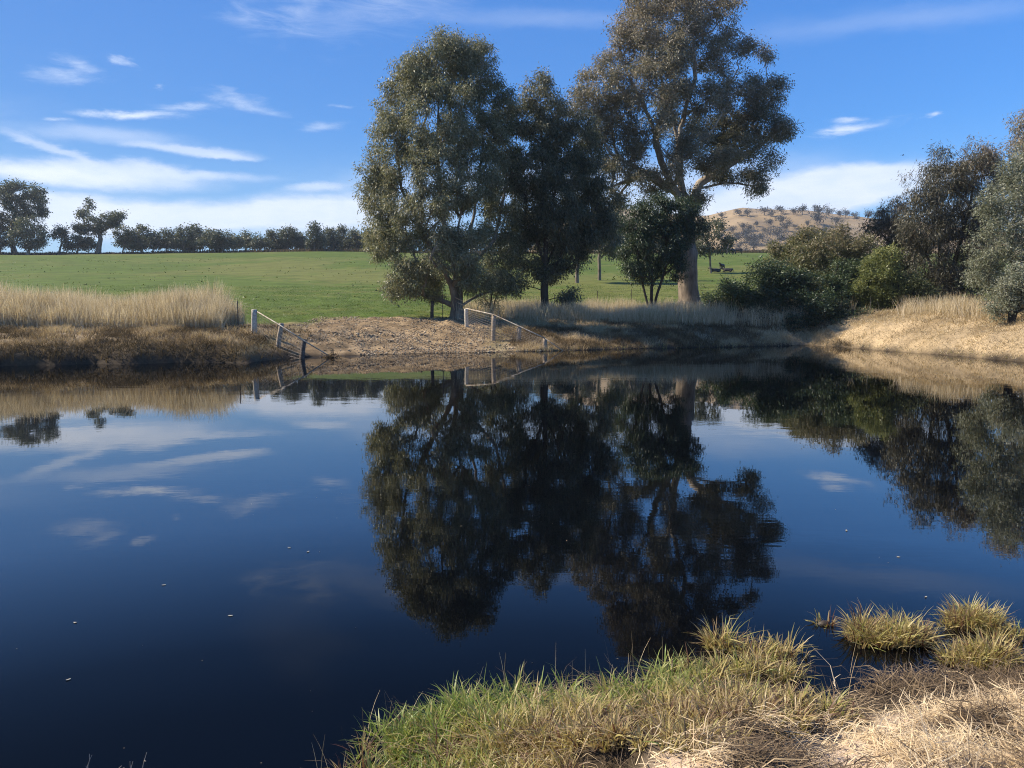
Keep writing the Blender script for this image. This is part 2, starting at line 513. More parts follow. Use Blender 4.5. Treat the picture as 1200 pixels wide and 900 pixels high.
# ------------------------------------------------------------------ mesh helpers
def np_mesh(name, V, faces_per, F, attrs=None, smooth=False, mats=()):
    """V (n,3); F (m,k) polygons of k corners; attrs {name: (n,) float | (n,3) colour}"""
    me = bpy.data.meshes.new(name)
    V = np.ascontiguousarray(V, np.float32); F = np.ascontiguousarray(F, np.int32)
    nf, k = F.shape
    me.vertices.add(len(V)); me.vertices.foreach_set('co', V.ravel())
    me.loops.add(nf * k); me.loops.foreach_set('vertex_index', F.ravel())
    me.polygons.add(nf)
    me.polygons.foreach_set('loop_start', np.arange(0, nf * k, k, dtype=np.int32))
    me.polygons.foreach_set('loop_total', np.full(nf, k, np.int32))
    if smooth:
        me.polygons.foreach_set('use_smooth', np.ones(nf, bool))
    for an, av in (attrs or {}).items():
        av = np.asarray(av, np.float32)
        if av.ndim == 1:
            a = me.attributes.new(an, 'FLOAT', 'POINT'); a.data.foreach_set('value', av)
        else:
            a = me.attributes.new(an, 'FLOAT_COLOR', 'POINT')
            a.data.foreach_set('color', np.concatenate([av, np.ones((len(av), 1), np.float32)], 1).ravel())
    me.update(calc_edges=True)
    for mm in mats:
        me.materials.append(mm)
    return me


def link(name, me, parent=None, loc=None):
    o = bpy.data.objects.new(name, me)
    COL.objects.link(o)
    if loc is not None:
        o.location = loc
    if parent is not None:
        o.parent = parent
    return o


def tag(o, label=None, cat=None, group=None, kind=None):
    if label: o['label'] = label
    if cat: o['category'] = cat
    if group: o['group'] = group
    if kind: o['kind'] = kind
    return o


def thing(name, loc, label, cat, group=None):
    o = bpy.data.objects.new(name, None)
    o.empty_display_size = .3
    COL.objects.link(o)
    o.location = loc
    return tag(o, label, cat, group)


def unit(v):
    return v / (np.linalg.norm(v, axis=-1, keepdims=True) + 1e-9)


def leaves(rng, P, D, L, W, tint):
    """diamond leaves: base at P, direction D, length L, width W"""
    n = len(P)
    D = unit(D)
    r = unit(rng.normal(size=(n, 3)))
    S = unit(np.cross(D, r))
    N = np.cross(D, S)
    L = L[:, None]; W = W[:, None]
    mid = P + D * L * .45 + N * L * .06
    V = np.stack([P, mid + S * W / 2, P + D * L, mid - S * W / 2], 1).reshape(-1, 3)
    F = np.arange(4 * n).reshape(n, 4)
    return V, F, np.repeat(tint, 4)


def blades(rng, P, H, W, lean, leandir, tint, seg=3, droop=.3, face=None):
    """grass ribbons rooted at P; height H, width W, lean amount, leaning direction (angle)"""
    n = len(P)
    a = rng.uniform(0, np.pi, n) if face is None else face
    S = np.stack([np.cos(a), np.sin(a), np.zeros(n)], 1)
    LD = np.stack([np.cos(leandir), np.sin(leandir), np.zeros(n)], 1)
    rows = []
    for i in range(seg):
        t = i / seg
        c = P + np.array([0, 0, 1.]) * (H * t * (1 - droop * t * t * np.minimum(lean, 1.5)))[:, None] + LD * (H * lean * (t ** 1.6))[:, None]
        ww = (W * (1 - .65 * t))[:, None] / 2
        rows += [c - S * ww, c + S * ww]
    t = 1
    tip = P + np.array([0, 0, 1.]) * (H * (1 - droop * np.minimum(lean, 1.5)))[:, None] + LD * (H * lean)[:, None]
    k = 2 * seg + 2
    V = np.stack(rows + [tip - S * (W * .08)[:, None], tip + S * (W * .08)[:, None]], 1).reshape(-1, 3)
    base = (np.arange(n) * k)[:, None]
    F = np.concatenate([base + np.array([[2 * i, 2 * i + 1, 2 * i + 3, 2 * i + 2]]) for i in range(seg)], 0)
    return V, F, np.repeat(tint, k)

def tufts(rng, C, per, H, W, spread, tint, tj=.12):
    """bunches of broad, kinked grass leaves fanning out from the points C"""
    nC = len(C)
    k = np.maximum(3, (per * rng.uniform(.4, 1.6, nC)).astype(int))
    who = np.repeat(np.arange(nC), k); n = len(who)
    a = rng.uniform(0, 2 * np.pi, n)
    wind = rng.uniform(0, 2 * np.pi, nC)[who]
    out = rng.beta(1.3, 1.6, n)                           # 0 upright .. 1 splayed
    th = out * 1.15 * rng.uniform(.6, 1.25, n)
    d0 = np.stack([np.cos(a) * np.sin(th * .55) + .12 * np.cos(wind), np.sin(a) * np.sin(th * .55) + .12 * np.sin(wind), np.cos(th * .55)], 1)
    h = H[who] * rng.uniform(.45, 1.15, n)
    p = C[who] + np.stack([np.cos(a), np.sin(a), np.zeros(n)], 1) * (spread * rng.uniform(0, 1, n) ** .5)[:, None]
    S = unit(np.stack([-np.sin(a), np.cos(a), np.zeros(n)], 1) + rng.normal(0, .5, (n, 3)))
    w_ = rng.uniform(W[0], W[1], n)
    kink = rng.integers(1, 5, n); kamt = np.where(rng.uniform(0, 1, n) < .45, rng.uniform(.5, 1.9, n), 0)
    d = unit(d0); rows = []
    prof = [.6, 1, .95, .75, .45, .06]
    for i in range(6):
        rows += [p - S * (w_ * prof[i] / 2)[:, None], p + S * (w_ * prof[i] / 2)[:, None]]
        if i < 5:
            p = p + d * (h / 5)[:, None]
            bend = np.stack([np.cos(a), np.sin(a), np.full(n, -.35)], 1)
            d = unit(d + bend * (.10 + .22 * out + np.where(kink == i + 1, kamt, 0))[:, None])
    V = np.stack(rows, 1).reshape(-1, 3)
    b = (np.arange(n) * 12)[:, None]
    F = np.concatenate([b + np.array([[2 * i, 2 * i + 1, 2 * i + 3, 2 * i + 2]]) for i in range(5)], 0)
    T = np.repeat(np.clip(tint[who] + rng.normal(0, tj, n), 0, 1), 12)
    return V, F, T


# ------------------------------------------------------------------ ground
def axis(parts):
    a = []
    for lo, hi, st in parts:
        a += list(np.arange(lo, hi, st))
    a.append(parts[-1][1])
    return np.array(a)

xs = axis([(-1000, -400, 100), (-400, -120, 14), (-120, -34, 2.5), (-34, -2, .22), (-2, 5, .07), (5, 34, .22), (34, 120, 2.5), (120, 400, 14), (400, 1000, 100)])
ys = axis([(-60, -20, 20), (-20, -2, 2), (-2, 2.2, .3), (2.2, 6.5, .05), (6.5, 24, .8), (24, 52, .16), (52, 90, .7), (90, 260, 3), (260, 500, 12), (500, 1500, 125)])
GX, GY = np.meshgrid(xs, ys)
SANDL = [at0(1210, 800, .2), at0(1100, 803, .2), at0(1010, 815, .2), at0(950, 840, .25), at0(880, 868, .3), at0(790, 892, .3), at0(700, 940, .35)]
def in_sand_d(X, Y):
    xs_ = np.array([p[0] for p in SANDL][::-1]); ys_ = np.array([p[1] for p in SANDL][::-1])
    return np.interp(X, xs_, ys_, left=-1) - Y
GZ = height(GX, GY)
nx, ny = len(xs), len(ys)
idx = np.arange(nx * ny).reshape(ny, nx)
F = np.stack([idx[:-1, :-1], idx[:-1, 1:], idx[1:, 1:], idx[1:, :-1]], -1).reshape(-1, 4)
SD = pond_sd(GX, GY)
big = fbm(GX * .05, GY * .05, 40, 4)[..., None]
mid_ = fbm(GX * .6, GY * .6, 44, 4)[..., None]
fin = fbm(GX * 2.2, GY * 2.2, 48, 4)[..., None]
GREEN = np.array([.080, .118, .018]); GREEN2 = np.array([.128, .140, .034])
GRAV = np.array([.21, .145, .078]); GRAV2 = np.array([.35, .25, .14])
BROWN = np.array([.16, .115, .062]); TAN = np.array([.42, .315, .185]); MUD_SHADE = np.array([.05, .038, .026]); SAND = np.array([.56, .43, .31])
col = GREEN + (GREEN2 - GREEN) * sstep(.42, .62, big * .6 + mid_ * .4)
# gravel apron between the two fences
ap = (sstep(-10.6, -9.2, GX) * (1 - sstep(-1.6, 0.4, GX)) * (1 - sstep(43.2, 45.2, GY + (mid_[..., 0] - .5) * 3 + (GX + 5) * -.1)) * (GY > 20))[..., None]
col = col * (1 - ap) + (GRAV + (GRAV2 - GRAV) * sstep(.4, .65, fin)) * ap
# brown grassy banks either side of it
bl = ((1 - sstep(-10.6, -9.2, GX)) * (1 - sstep(39, 41, GY)) * (GY > 20))[..., None]
col = col * (1 - bl) + (BROWN + (TAN * .8 - BROWN) * sstep(.45, .7, mid_)) * bl
br = (sstep(-1.6, 0.4, GX) * (1 - sstep(12, 15, GX)) * (1 - sstep(52, 55, GY)) * (GY > 20))[..., None]
col = col * (1 - br) + (BROWN + (TAN * .9 - BROWN) * sstep(.4, .7, mid_)) * br
rb_ = (sstep(12, 15, GX) * (1 - sstep(54, 58, GY)) * (GY > 8))[..., None]
col = col * (1 - rb_) + (TAN + (BROWN * 1.4 - TAN) * sstep(.5, .75, mid_)) * rb_
# near bank: pale straw litter on sandy soil
nb_ = (GY < 14)[..., None] * 1.0
snd = sstep(-.1, .12, in_sand_d(GX, GY))[..., None]
col = col * (1 - nb_) + (snd * (SAND + (np.array([.09, .062, .04]) - SAND) * sstep(.44, .58, fbm(GX * 2.1, GY * 3.4, 233, 4)[..., None])) + (1 - snd) * np.array([.06, .045, .028])) * nb_
wet_shade = (1 - sstep(-.1, np.where(GX < -9, 1.1, .4), SD + (fin[..., 0] - .5) * .3))[..., None]  # damp mud rim, widened on the left to paint the shade under the bank
col = col * (1 - wet_shade) + MUD_SHADE * wet_shade
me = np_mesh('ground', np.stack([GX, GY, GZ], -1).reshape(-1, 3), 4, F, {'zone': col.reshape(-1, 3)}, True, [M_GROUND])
tag(link('ground', me), kind='structure')

# water sheet
V = np.array([(-60, -6, 0), (45, -6, 0), (45, 60, 0), (-60, 60, 0)], float)
me = np_mesh('pond_water', V, 4, np.array([[0, 1, 2, 3]]), mats=[M_WATER])
tag(link('water', me), kind='structure')

# ------------------------------------------------------------------ dry hill beyond the paddock
def hill_h(x, y):
    """silhouette follows the ridge seen to the right of the big gum"""
    u = x / y                        # slope of the line of sight
    ridge = np.interp(u, [-.3, -.02, .06, .12, .18, .235, .28, .36, .45, .6, .8, 1.1], [0, 26, 85, 94, 86, 84, 93, 94, 86, 74, 60, 40])
    s = sstep(380, 760, y) * (1 - .35 * sstep(760, 1300, y))
    f = fbm(x * .006, y * .006, 61, 4)
    gul = np.abs(fbm(x * .012 + y * .004, y * .006, 67, 3) - .5) * 2
    return ridge * s ** .75 * (0.93 + .16 * (f - .5)) + 2 - (1 - np.clip(gul * 3, 0, 1)) * 7 * s * (1 - sstep(640, 740, y))

hx = np.arange(-260, 990, 6.0); hy = np.arange(330, 1300, 6.0)
HX, HY = np.meshgrid(hx, hy)
HZ = hill_h(HX, HY)
i2 = np.arange(HX.size).reshape(HX.shape)
F = np.stack([i2[:-1, :-1], i2[:-1, 1:], i2[1:, 1:], i2[1:, :-1]], -1).reshape(-1, 4)
m, t = mat('dry_hill_pasture')
out = t.n('ShaderNodeOutputMaterial')
pb = t.n('ShaderNodeBsdfPrincipled', _Roughness=1)
pb.inputs['Specular IOR Level'].default_value = .1
tcn = t.n('ShaderNodeTexCoord')
nz = t.n('ShaderNodeTexNoise', _Scale=.018, _Detail=9, _Roughness=.65)
t.l(tcn.outputs['Object'], nz.inputs[0])
mr = t.n('ShaderNodeMapRange'); mr.inputs['From Min'].default_value = .36; mr.inputs['From Max'].default_value = .64
t.l(nz.outputs[0], mr.inputs[0])
t.l(t.mix(mr.outputs[0], (.21, .155, .09), (.40, .295, .17)), pb.inputs['Base Color'])
bp = t.n('ShaderNodeBump', _Strength=.6, _Distance=4)
t.l(nz.outputs[0], bp.inputs['Height']); t.l(bp.outputs[0], pb.inputs['Normal'])
t.l(pb.outputs[0], out.inputs[0])
me = np_mesh('hill', np.stack([HX, HY, HZ], -1).reshape(-1, 3), 4, F, smooth=True, mats=[m])
tag(link('hill', me), kind='structure')

# ------------------------------------------------------------------ tree generator
def tube_mesh(name, pos, par, rad, keep, sides, m, loc, big=None, m2=None):
    """rings along a branching skeleton; node i>0 makes a segment from its parent"""
    n = len(pos)
    kids = {}
    for i in range(1, n):
        p = par[i]
        if p not in kids or rad[i] > rad[kids[p]]:
            kids[p] = i
    a = np.linspace(0, 2 * np.pi, sides, endpoint=False)
    V = []; F = []; MI = []; cnt = 0
    ring = {}
    up = np.array([.31, .92, .12])
    def mk(c, d, r):
        nonlocal cnt
        d = d / (np.linalg.norm(d) + 1e-9)
        s = np.cross(d, up)
        if np.linalg.norm(s) < .05:
            s = np.cross(d, [1., 0, 0])
        s /= np.linalg.norm(s); q = np.cross(d, s)
        V.append(c + (np.cos(a)[:, None] * s + np.sin(a)[:, None] * q) * r)
        cnt += sides
        return cnt - sides
    for i in range(1, n):
        if not keep[i]:
            continue
        p = par[i]
        d = pos[i] - pos[p]
        if kids.get(p) == i and p in ring:
            b = ring[p]
        else:
            b = mk(pos[p], d, min(rad[p], rad[i] * 1.25) if p else rad[p])
        dn = d if i not in kids else d / (np.linalg.norm(d) + 1e-9) + (pos[kids[i]] - pos[i]) / (np.linalg.norm(pos[kids[i]] - pos[i]) + 1e-9)
        e = mk(pos[i], dn, rad[i])
        ring[i] = e
        for k in range(sides):
            k2 = (k + 1) % sides
            F.append((b + k, b + k2, e + k2, e + k))
        MI += [0 if big is None or big[i] else 1] * sides
    me = np_mesh(name, np.concatenate(V) - np.array(loc), 4, np.array(F), smooth=True, mats=[m] + ([m2] if m2 else []))
    me.polygons.foreach_set('material_index', np.array(MI, np.int32))
    return me


PULL = .23
DENS, NLF, LSZ = 1.68, 1.4, 1.18      # foliage density, leaves per spray, leaf size factors


def make_tree(name, label, cat, base, lobes, D, trunks, R0, m_leaf, m_bark, m_limb=None, spray=.5, density=1.0, leafL=.15, leafW=.04,
              nleaf=55, group=None, seed=1, split=.35, hang=.8, step=.45, sides=6, exp=.54, tinted=None, fill=.5, limb_w=.55, flare=1.0, wild=.22):
    """base: world point; lobes in photo pixels (px,py,rx,ry,depth m[,tint]); trunks: list of pixel polylines (px,py,depth)"""
    rng = np.random.default_rng(seed)
    base = np.array(base, float)
    pos = [base - np.array([0, 0, .25])]; par = [-1]
    for tr in trunks:
        pts = [np.array(at(px, py, D + dd)) for px, py, dd in tr]
        prev = int(np.argmin(np.linalg.norm(np.array(pos) - pts[0], axis=1)))
        if np.linalg.norm(pos[prev] - pts[0]) > max(.3, step * .7):
            prev = 0
            pts = [base] + pts
        else:
            pts = [pos[prev]] + pts[1:]
        for a_, b_ in zip(pts[:-1], pts[1:]):
            L = np.linalg.norm(b_ - a_); k = max(1, int(L / step))
            for j in range(1, k + 1):
                c = a_ + (b_ - a_) * j / k + rng.normal(0, .025, 3) * L / 3 * (j < k)
                pos.append(c); par.append(prev); prev = len(pos) - 1
    A = [np.array(pos)]
    ntrunk = len(pos)
    sc = D / FPX
    SP = []; ST = []; SR = []
    for lb in lobes:
        px, py, rx, ry, dd = lb[:5]
        tint = lb[5] if len(lb) > 5 else .5
        c = np.array(at(px, py, D + dd))
        rxm, rym = rx * sc, ry * sc
        rz = rxm if len(lb) < 7 else lb[6]
        area = 4 * math.pi * ((rxm * rym + rxm * rz + rym * rz) / 3)
        k = max(3, int(area * density * DENS * .30 / (spray * spray)))
        d = unit(rng.normal(size=(k, 3)))
        r = fill + (1 - fill) * rng.uniform(0, 1, k) ** .7
        bump = 1 + wild * np.sin(d[:, 0] * 5 + d[:, 2] * 7 + rng.uniform(0, 6)) * np.cos(d[:, 1] * 6 + rng.uniform(0, 6))
        p = c + d * (r * bump)[:, None] * np.array([rxm, rz, rym])
        # sprays gather into hanging clumps with gaps between them
        ks = max(2, int(k / 9))
        sub = p[rng.integers(0, k, ks)]
        dd_ = ((p[:, None] - sub[None]) ** 2).sum(-1)
        p = p + (sub[dd_.argmin(1)] - p) * PULL
        SP.append(p); ST.append(np.full(k, tint) + rng.normal(0, .10, k)); SR.append(spray * rng.uniform(.65, 1.35, k))
    # limbs to lobe centres first, then sprays, each joined to the nearest stretch of wood
    def connect(tgt, arr_pos, arr_par, w_up=.9):
        P = np.array(arr_pos)
        dv = tgt - P
        dist = np.linalg.norm(dv, axis=1) + w_up * np.maximum(0, P[:, 2] - tgt[2] + .35 * np.hypot(dv[:, 0], dv[:, 1]))
        dist[0] += 2
        j = int(np.argmin(dist))
        a0 = P[j]; L = np.linalg.norm(tgt - a0); k = max(1, int(L / step))
        prev = j
        off = rng.normal(0, .05, 3) * L
        for q in range(1, k + 1):
            s = q / k
            c = a0 + (tgt - a0) * s + off * math.sin(math.pi * s) * .7
            c[2] += .07 * L * math.sin(math.pi * s)
            arr_pos.append(c); arr_par.append(prev); prev = len(arr_pos) - 1
    for lb in sorted(lobes, key=lambda l: -l[1]):
        c = np.array(at(lb[0], lb[1], D + lb[4])); c[2] -= lb[3] * sc * .25
        connect(c, pos, par)
    allp = np.concatenate(SP); allt = np.concatenate(ST); allr = np.concatenate(SR)
    order = np.argsort(((allp - base) ** 2).sum(1) + rng.uniform(0, 6, len(allp)))
    tips = []
    # growing array kept in numpy for speed
    cap = len(pos) + len(allp) * 40
    buf = np.zeros((cap, 3)); nb = len(pos); buf[:nb] = np.array(pos); parl = list(par)
    for o_ in order:
        tgt = allp[o_]
        P = buf[:nb]
        dv = tgt - P
        hd = np.hypot(dv[:, 0], dv[:, 1])
        dist = np.sqrt(hd * hd + dv[:, 2] ** 2) + .7 * np.maximum(0, -dv[:, 2] + .25 * hd)
        j = int(np.argmin(dist)); a0 = P[j].copy(); L = float(np.linalg.norm(tgt - a0)); k = max(1, min(30, int(L / step)))
        prev = j; off = rng.normal(0, .05, 3) * L
        for q in range(1, k + 1):
            s = q / k
            c = a0 + (tgt - a0) * s + off * math.sin(math.pi * s)
            buf[nb] = c; parl.append(prev); prev = nb; nb += 1
        tips.append(prev)
    pos = buf[:nb].copy(); par = np.array(parl)
    cntt = np.zeros(nb)
    cntt[tips] += 1
    for i in range(nb - 1, 0, -1):
        cntt[par[i]] += cntt[i]
    tot = max(cntt[0], 1)
    rad = R0 * (np.maximum(cntt, .6) / tot) ** exp
    hgt = pos[:, 2] - base[2]
    rad *= 1 + .55 * flare * np.exp(-np.maximum(hgt, 0) / .35) * (rad > R0 * .4)
    root = thing(name, base, label, cat, group)
    big_ = rad > R0 * split
    big_[:2] = True
    tm = tube_mesh('trunk', pos, par, rad, np.ones(nb, bool), 7, m_bark, base, big_, m_limb or m_bark)
    link('trunk', tm, root)
    # foliage
    S = len(allp)
    nl = np.maximum(6, (nleaf * NLF * (allr / spray) ** 2 * rng.uniform(.5, 1.4, S))).astype(int)
    who = np.repeat(np.arange(S), nl)
    N = len(who)
    off = rng.normal(0, .40, (N, 3)) * allr[who][:, None] * np.array([1, 1, .85])
    P = allp[who] + off
    Dd = unit(off) * .7 + rng.normal(0, .55, (N, 3)); Dd[:, 2] -= hang
    L = LSZ * leafL * rng.uniform(.6, 1.3, N); W = LSZ * leafW * rng.uniform(.6, 1.3, N)
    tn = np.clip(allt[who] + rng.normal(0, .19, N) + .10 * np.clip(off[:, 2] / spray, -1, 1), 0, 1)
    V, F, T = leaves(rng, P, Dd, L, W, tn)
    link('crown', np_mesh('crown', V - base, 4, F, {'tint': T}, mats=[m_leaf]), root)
    return root


def gbase(px, D, dz=0.0):
    """world point on the ground in the column px at distance D"""
    x = (px - 600) / FPX * D / math.cos(math.radians(PITCH)) * 1.0
    p = at(px, 372, D)
    return (p.x, D, hz(p.x, D) + dz)

print('setup done')

# ------------------------------------------------------------------ the big trees on the far bank
# lobes: px, py, rx, ry, depth, tint
make_tree('gum_tree', 'broad grey-green gum tree leafing almost to the ground, nearest the left pond fence gap', 'tree',
    gbase(537, 45), [
        (515, 85, 34, 46, 0, .5), (548, 88, 30, 44, .5, .5), (488, 90, 30, 38, -.5, .5), (465, 120, 24, 48, 0, .48), (575, 125, 30, 42, .6, .36), (520, 140, 46, 50, -1, .5),
        (458, 180, 30, 50, -.5, .52), (500, 190, 42, 42, -1.5, .5), (560, 180, 38, 44, .5, .36), (592, 165, 22, 55, 1.2, .28),
        (448, 235, 26, 42, 0, .52), (475, 262, 32, 40, -1.2, .52), (455, 290, 22, 32, -.6, .5), (480, 318, 30, 24, -1, .5), (550, 290, 26, 36, -1.6, .45),
        (585, 240, 30, 45, 1.5, .28), (590, 300, 32, 34, 1.5, .25), (560, 330, 26, 16, 0, .4), (505, 325, 24, 18, .8, .45), (530, 235, 30, 30, 2.0, .4), (470, 336, 28, 14, -.4, .5), (500, 345, 22, 9, .3, .45), (440, 275, 16, 36, .2, .52), (592, 335, 20, 14, .6, .3), (528, 58, 24, 26, 0, .5), (562, 66, 22, 24, .3, .45), (437, 205, 14, 30, 0, .5), (520, 290, 26, 28, -2, .5), (505, 240, 26, 28, -2.2, .5), (548, 320, 22, 18, -1.5, .4), (545, 225, 24, 26, -2, .42), (575, 215, 20, 24, -1, .35),
    ], 45, [[(533, 320, 0), (520, 260, 0), (512, 180, 0), (515, 100, 0)], [(541, 325, .2), (556, 250, .4), (566, 170, .6), (560, 100, .6)],
            [(530, 335, -.2), (500, 280, -.5), (470, 220, -.6), (462, 150, -.4)], [(545, 330, .3), (580, 280, 1), (595, 200, 1.3)]],
    .40, M_GUM, M_BARK_A, M_BARK_A, spray=.42, density=1.1, nleaf=56, leafL=.14, leafW=.04, seed=11, split=.22, hang=.9, exp=.62, fill=.3)

make_tree('gum_tree', 'slender dark gum with a single straight trunk, just right of the pipe fence', 'tree',
    gbase(638, 47), [
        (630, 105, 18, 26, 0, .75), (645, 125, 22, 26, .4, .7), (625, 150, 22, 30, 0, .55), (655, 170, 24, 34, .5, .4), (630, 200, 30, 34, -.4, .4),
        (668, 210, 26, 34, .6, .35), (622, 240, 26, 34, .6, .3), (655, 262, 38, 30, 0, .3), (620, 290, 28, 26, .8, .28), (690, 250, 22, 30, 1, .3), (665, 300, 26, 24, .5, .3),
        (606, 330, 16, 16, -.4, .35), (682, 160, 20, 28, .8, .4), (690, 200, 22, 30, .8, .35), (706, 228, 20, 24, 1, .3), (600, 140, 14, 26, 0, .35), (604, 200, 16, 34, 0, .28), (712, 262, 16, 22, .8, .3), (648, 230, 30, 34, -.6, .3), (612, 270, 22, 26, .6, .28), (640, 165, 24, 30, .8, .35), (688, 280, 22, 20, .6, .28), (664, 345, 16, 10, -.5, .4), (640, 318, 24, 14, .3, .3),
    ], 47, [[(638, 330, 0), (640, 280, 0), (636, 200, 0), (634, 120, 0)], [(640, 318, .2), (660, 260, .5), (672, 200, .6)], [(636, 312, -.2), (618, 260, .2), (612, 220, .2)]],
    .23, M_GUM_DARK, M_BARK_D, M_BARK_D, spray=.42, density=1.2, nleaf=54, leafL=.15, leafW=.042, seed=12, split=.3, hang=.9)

make_tree('red_gum_tree', 'tallest gum with rusty crown, pale limbs and a thick shaggy trunk', 'tree',
    gbase(808, 57), [
        (785, 22, 52, 34, 0, .8), (742, 30, 28, 30, -1, .85), (835, 30, 30, 24, .5, .7), (862, 4, 18, 8, 1, .8), (815, -4, 40, 16, 0, .8), (760, -2, 30, 16, 0, .85),
        (770, 62, 44, 28, -1, .75), (830, 62, 36, 28, .5, .6), (872, 50, 16, 18, 1, .6), (722, 58, 18, 18, -1, .8), (898, 62, 11, 14, 1, .8),
        (700, 98, 34, 30, -1.5, .72), (742, 98, 38, 30, -2, .65), (690, 135, 28, 30, -1, .6), (725, 138, 34, 30, -1, .5), (868, 105, 40, 26, .5, .62), (828, 115, 34, 26, -1.5, .55),
        (905, 110, 22, 20, 1, .55), (880, 140, 44, 24, 1.5, .35), (840, 152, 34, 24, 2, .25), (905, 158, 26, 14, 1, .5), (918, 148, 14, 12, 0, .6), (870, 175, 36, 18, 1, .35), (902, 192, 18, 14, 1, .5),
        (700, 175, 30, 30, 0, .4), (680, 200, 20, 24, 0, .35), (745, 170, 26, 26, -1, .55), (765, 215, 22, 18, 0, .5), (735, 200, 34, 22, -1.5, .55), (795, 190, 20, 34, -2.5, .72), (800, 150, 24, 20, 2, .4), (845, 205, 26, 12, 1, .4), (812, 232, 20, 14, 0, .35), (720, 232, 20, 14, 1, .4),
        (778, 118, 24, 22, 3, .5), (790, 105, 24, 26, -3, .6), (770, 145, 22, 20, -2.8, .6), (812, 165, 22, 22, -3, .5), (850, 185, 30, 14, -1, .5), (790, 60, 24, 24, -3, .65), (832, 190, 24, 14, -1.5, .5), (885, 205, 22, 10, .5, .5), (880, 222, 22, 6, 1, .5),
    ], 57, [[(806, 330, 0), (806, 280, 0), (803, 240, 0), (796, 205, 0), (797, 150, -.3), (815, 90, 0), (812, 30, 0)], [(805, 300, 0), (806, 250, 0), (820, 215, .3), (860, 190, 1), (900, 165, 1.2)],
            [(803, 245, 0), (775, 190, -1), (762, 140, -1.5), (742, 100, -1.5)], [(812, 222, .3), (850, 214, 1), (890, 218, 1)], [(797, 170, 0), (775, 90, 0), (770, 40, 0)], [(800, 230, 0), (760, 205, -.5), (715, 180, -1), (695, 140, -1)]],
    .70, M_GUM_RED, M_BARK_C, M_LIMB_C, spray=.52, density=.95, nleaf=56, leafL=.165, leafW=.05, seed=13, split=.5, hang=.6, exp=.66, wild=.3, fill=.35)

make_tree('wattle_tree', 'small dark many-stemmed tree standing before the shaggy gum trunk', 'tree',
    gbase(764, 51), [
        (768, 245, 22, 20, 0, .35), (748, 262, 20, 26, 0, .3), (790, 258, 24, 26, .3, .25), (770, 285, 30, 30, 0, .25), (745, 300, 20, 28, -.4, .35), (795, 280, 16, 30, .4, .22),
        (750, 320, 16, 14, 0, .3), (785, 314, 20, 18, .3, .22), (815, 260, 12, 22, .5, .28), (806, 240, 14, 10, .5, .3),
    ], 51, [[(756, 345, 0), (749, 310, 0), (745, 270, 0)], [(763, 340, 0), (766, 290, 0), (768, 250, 0)], [(770, 345, 0), (781, 310, .2), (792, 270, .2)], [(760, 350, .2), (765, 320, .4), (775, 290, .5)]],
    .13, M_BUSH, M_BARK_D, M_BARK_D, spray=.42, density=1.5, nleaf=58, leafL=.13, leafW=.04, seed=14, split=.25, hang=.9, exp=.38)

make_tree('sapling', 'thin leafy sapling between the white fence post and the slender gum', 'tree',
    gbase(575, 46), [(575, 325, 16, 14, 0, .4), (566, 345, 10, 14, 0, .5), (588, 342, 12, 12, .2, .45), (578, 360, 12, 8, 0, .5)],
    46, [[(576, 345, 0), (577, 315, 0)], [(580, 352, 0), (588, 332, 0)]], .06, M_GUM, M_BARK_D, M_BARK_D, spray=.3, density=.7, nleaf=26, leafL=.13, leafW=.035, seed=15, split=.3, exp=.4)

# gums out in the paddock, seen between and below the crowns
PAD = [
    ('gum_tree', 'pale-trunked paddock gum seen between the slender gum and the small dark tree', 676, 90, [(672, 240, 20, 16, 0, .3), (655, 262, 18, 16, 0, .25), (695, 258, 26, 22, 0, .25), (680, 282, 26, 16, 0, .25), (715, 285, 16, 14, 0, .3)], [(677, 300, 0), (676, 262, 0)], .2, 26),
    ('gum_tree', 'leaning paddock gum with pinkish trunk left of the small dark tree', 702, 96, [(712, 262, 18, 16, 0, .3), (722, 246, 14, 12, 0, .3), (705, 285, 14, 14, 0, .28), (722, 292, 14, 12, 0, .3)], [(702, 302, 0), (708, 270, 0)], .19, 27),
    ('gum_tree', 'round paddock gum peering out right of the thick shaggy trunk', 832, 110, [(832, 268, 16, 14, 0, .5), (846, 280, 12, 10, 0, .45), (822, 286, 14, 12, 0, .4), (845, 291, 8, 5, 0, .4), (830, 293, 14, 6, 0, .3)], [(832, 298, 0), (832, 275, 0)], .13, 28),
]
for nm, lab, px, D, lobes, tr, r0, sd_ in PAD:
    make_tree(nm, lab, 'tree', gbase(px, D), lobes, D, [tr], r0, M_GUM_DARK, M_BARK_A, M_BARK_A, spray=.85, density=1.0, nleaf=42, leafL=.3, leafW=.12, flare=.25,
              seed=sd_, step=.9, group='gums out in the paddock')

# ------------------------------------------------------------------ thicket on the right
make_tree('she_oak_tree', 'tall purplish-brown she-oak towering over the right-hand thicket', 'tree', gbase(1105, 48), [
        (1145, 190, 30, 28, 0, .8), (1115, 205, 36, 30, 0, .45), (1090, 235, 36, 34, 0, .35), (1075, 265, 28, 34, -.5, .35), (1120, 255, 44, 44, 0, .3), (1095, 300, 44, 40, -.5, .3), (1145, 300, 34, 44, .5, .3), (1150, 235, 28, 40, .5, .5), (1110, 330, 50, 24, 0, .3), (1165, 200, 16, 22, .5, .7)],
    48, [[(1103, 320, 0), (1100, 260, 0), (1110, 200, 0)], [(1115, 320, .2), (1135, 250, .3), (1145, 190, .3)], [(1095, 325, 0), (1078, 270, 0)]],
    .26, M_OAK, M_BARK_D, M_BARK_D, spray=.5, density=1.0, nleaf=58, leafL=.2, leafW=.03, seed=31, fill=.35, wild=.35, hang=1.1, split=.3)
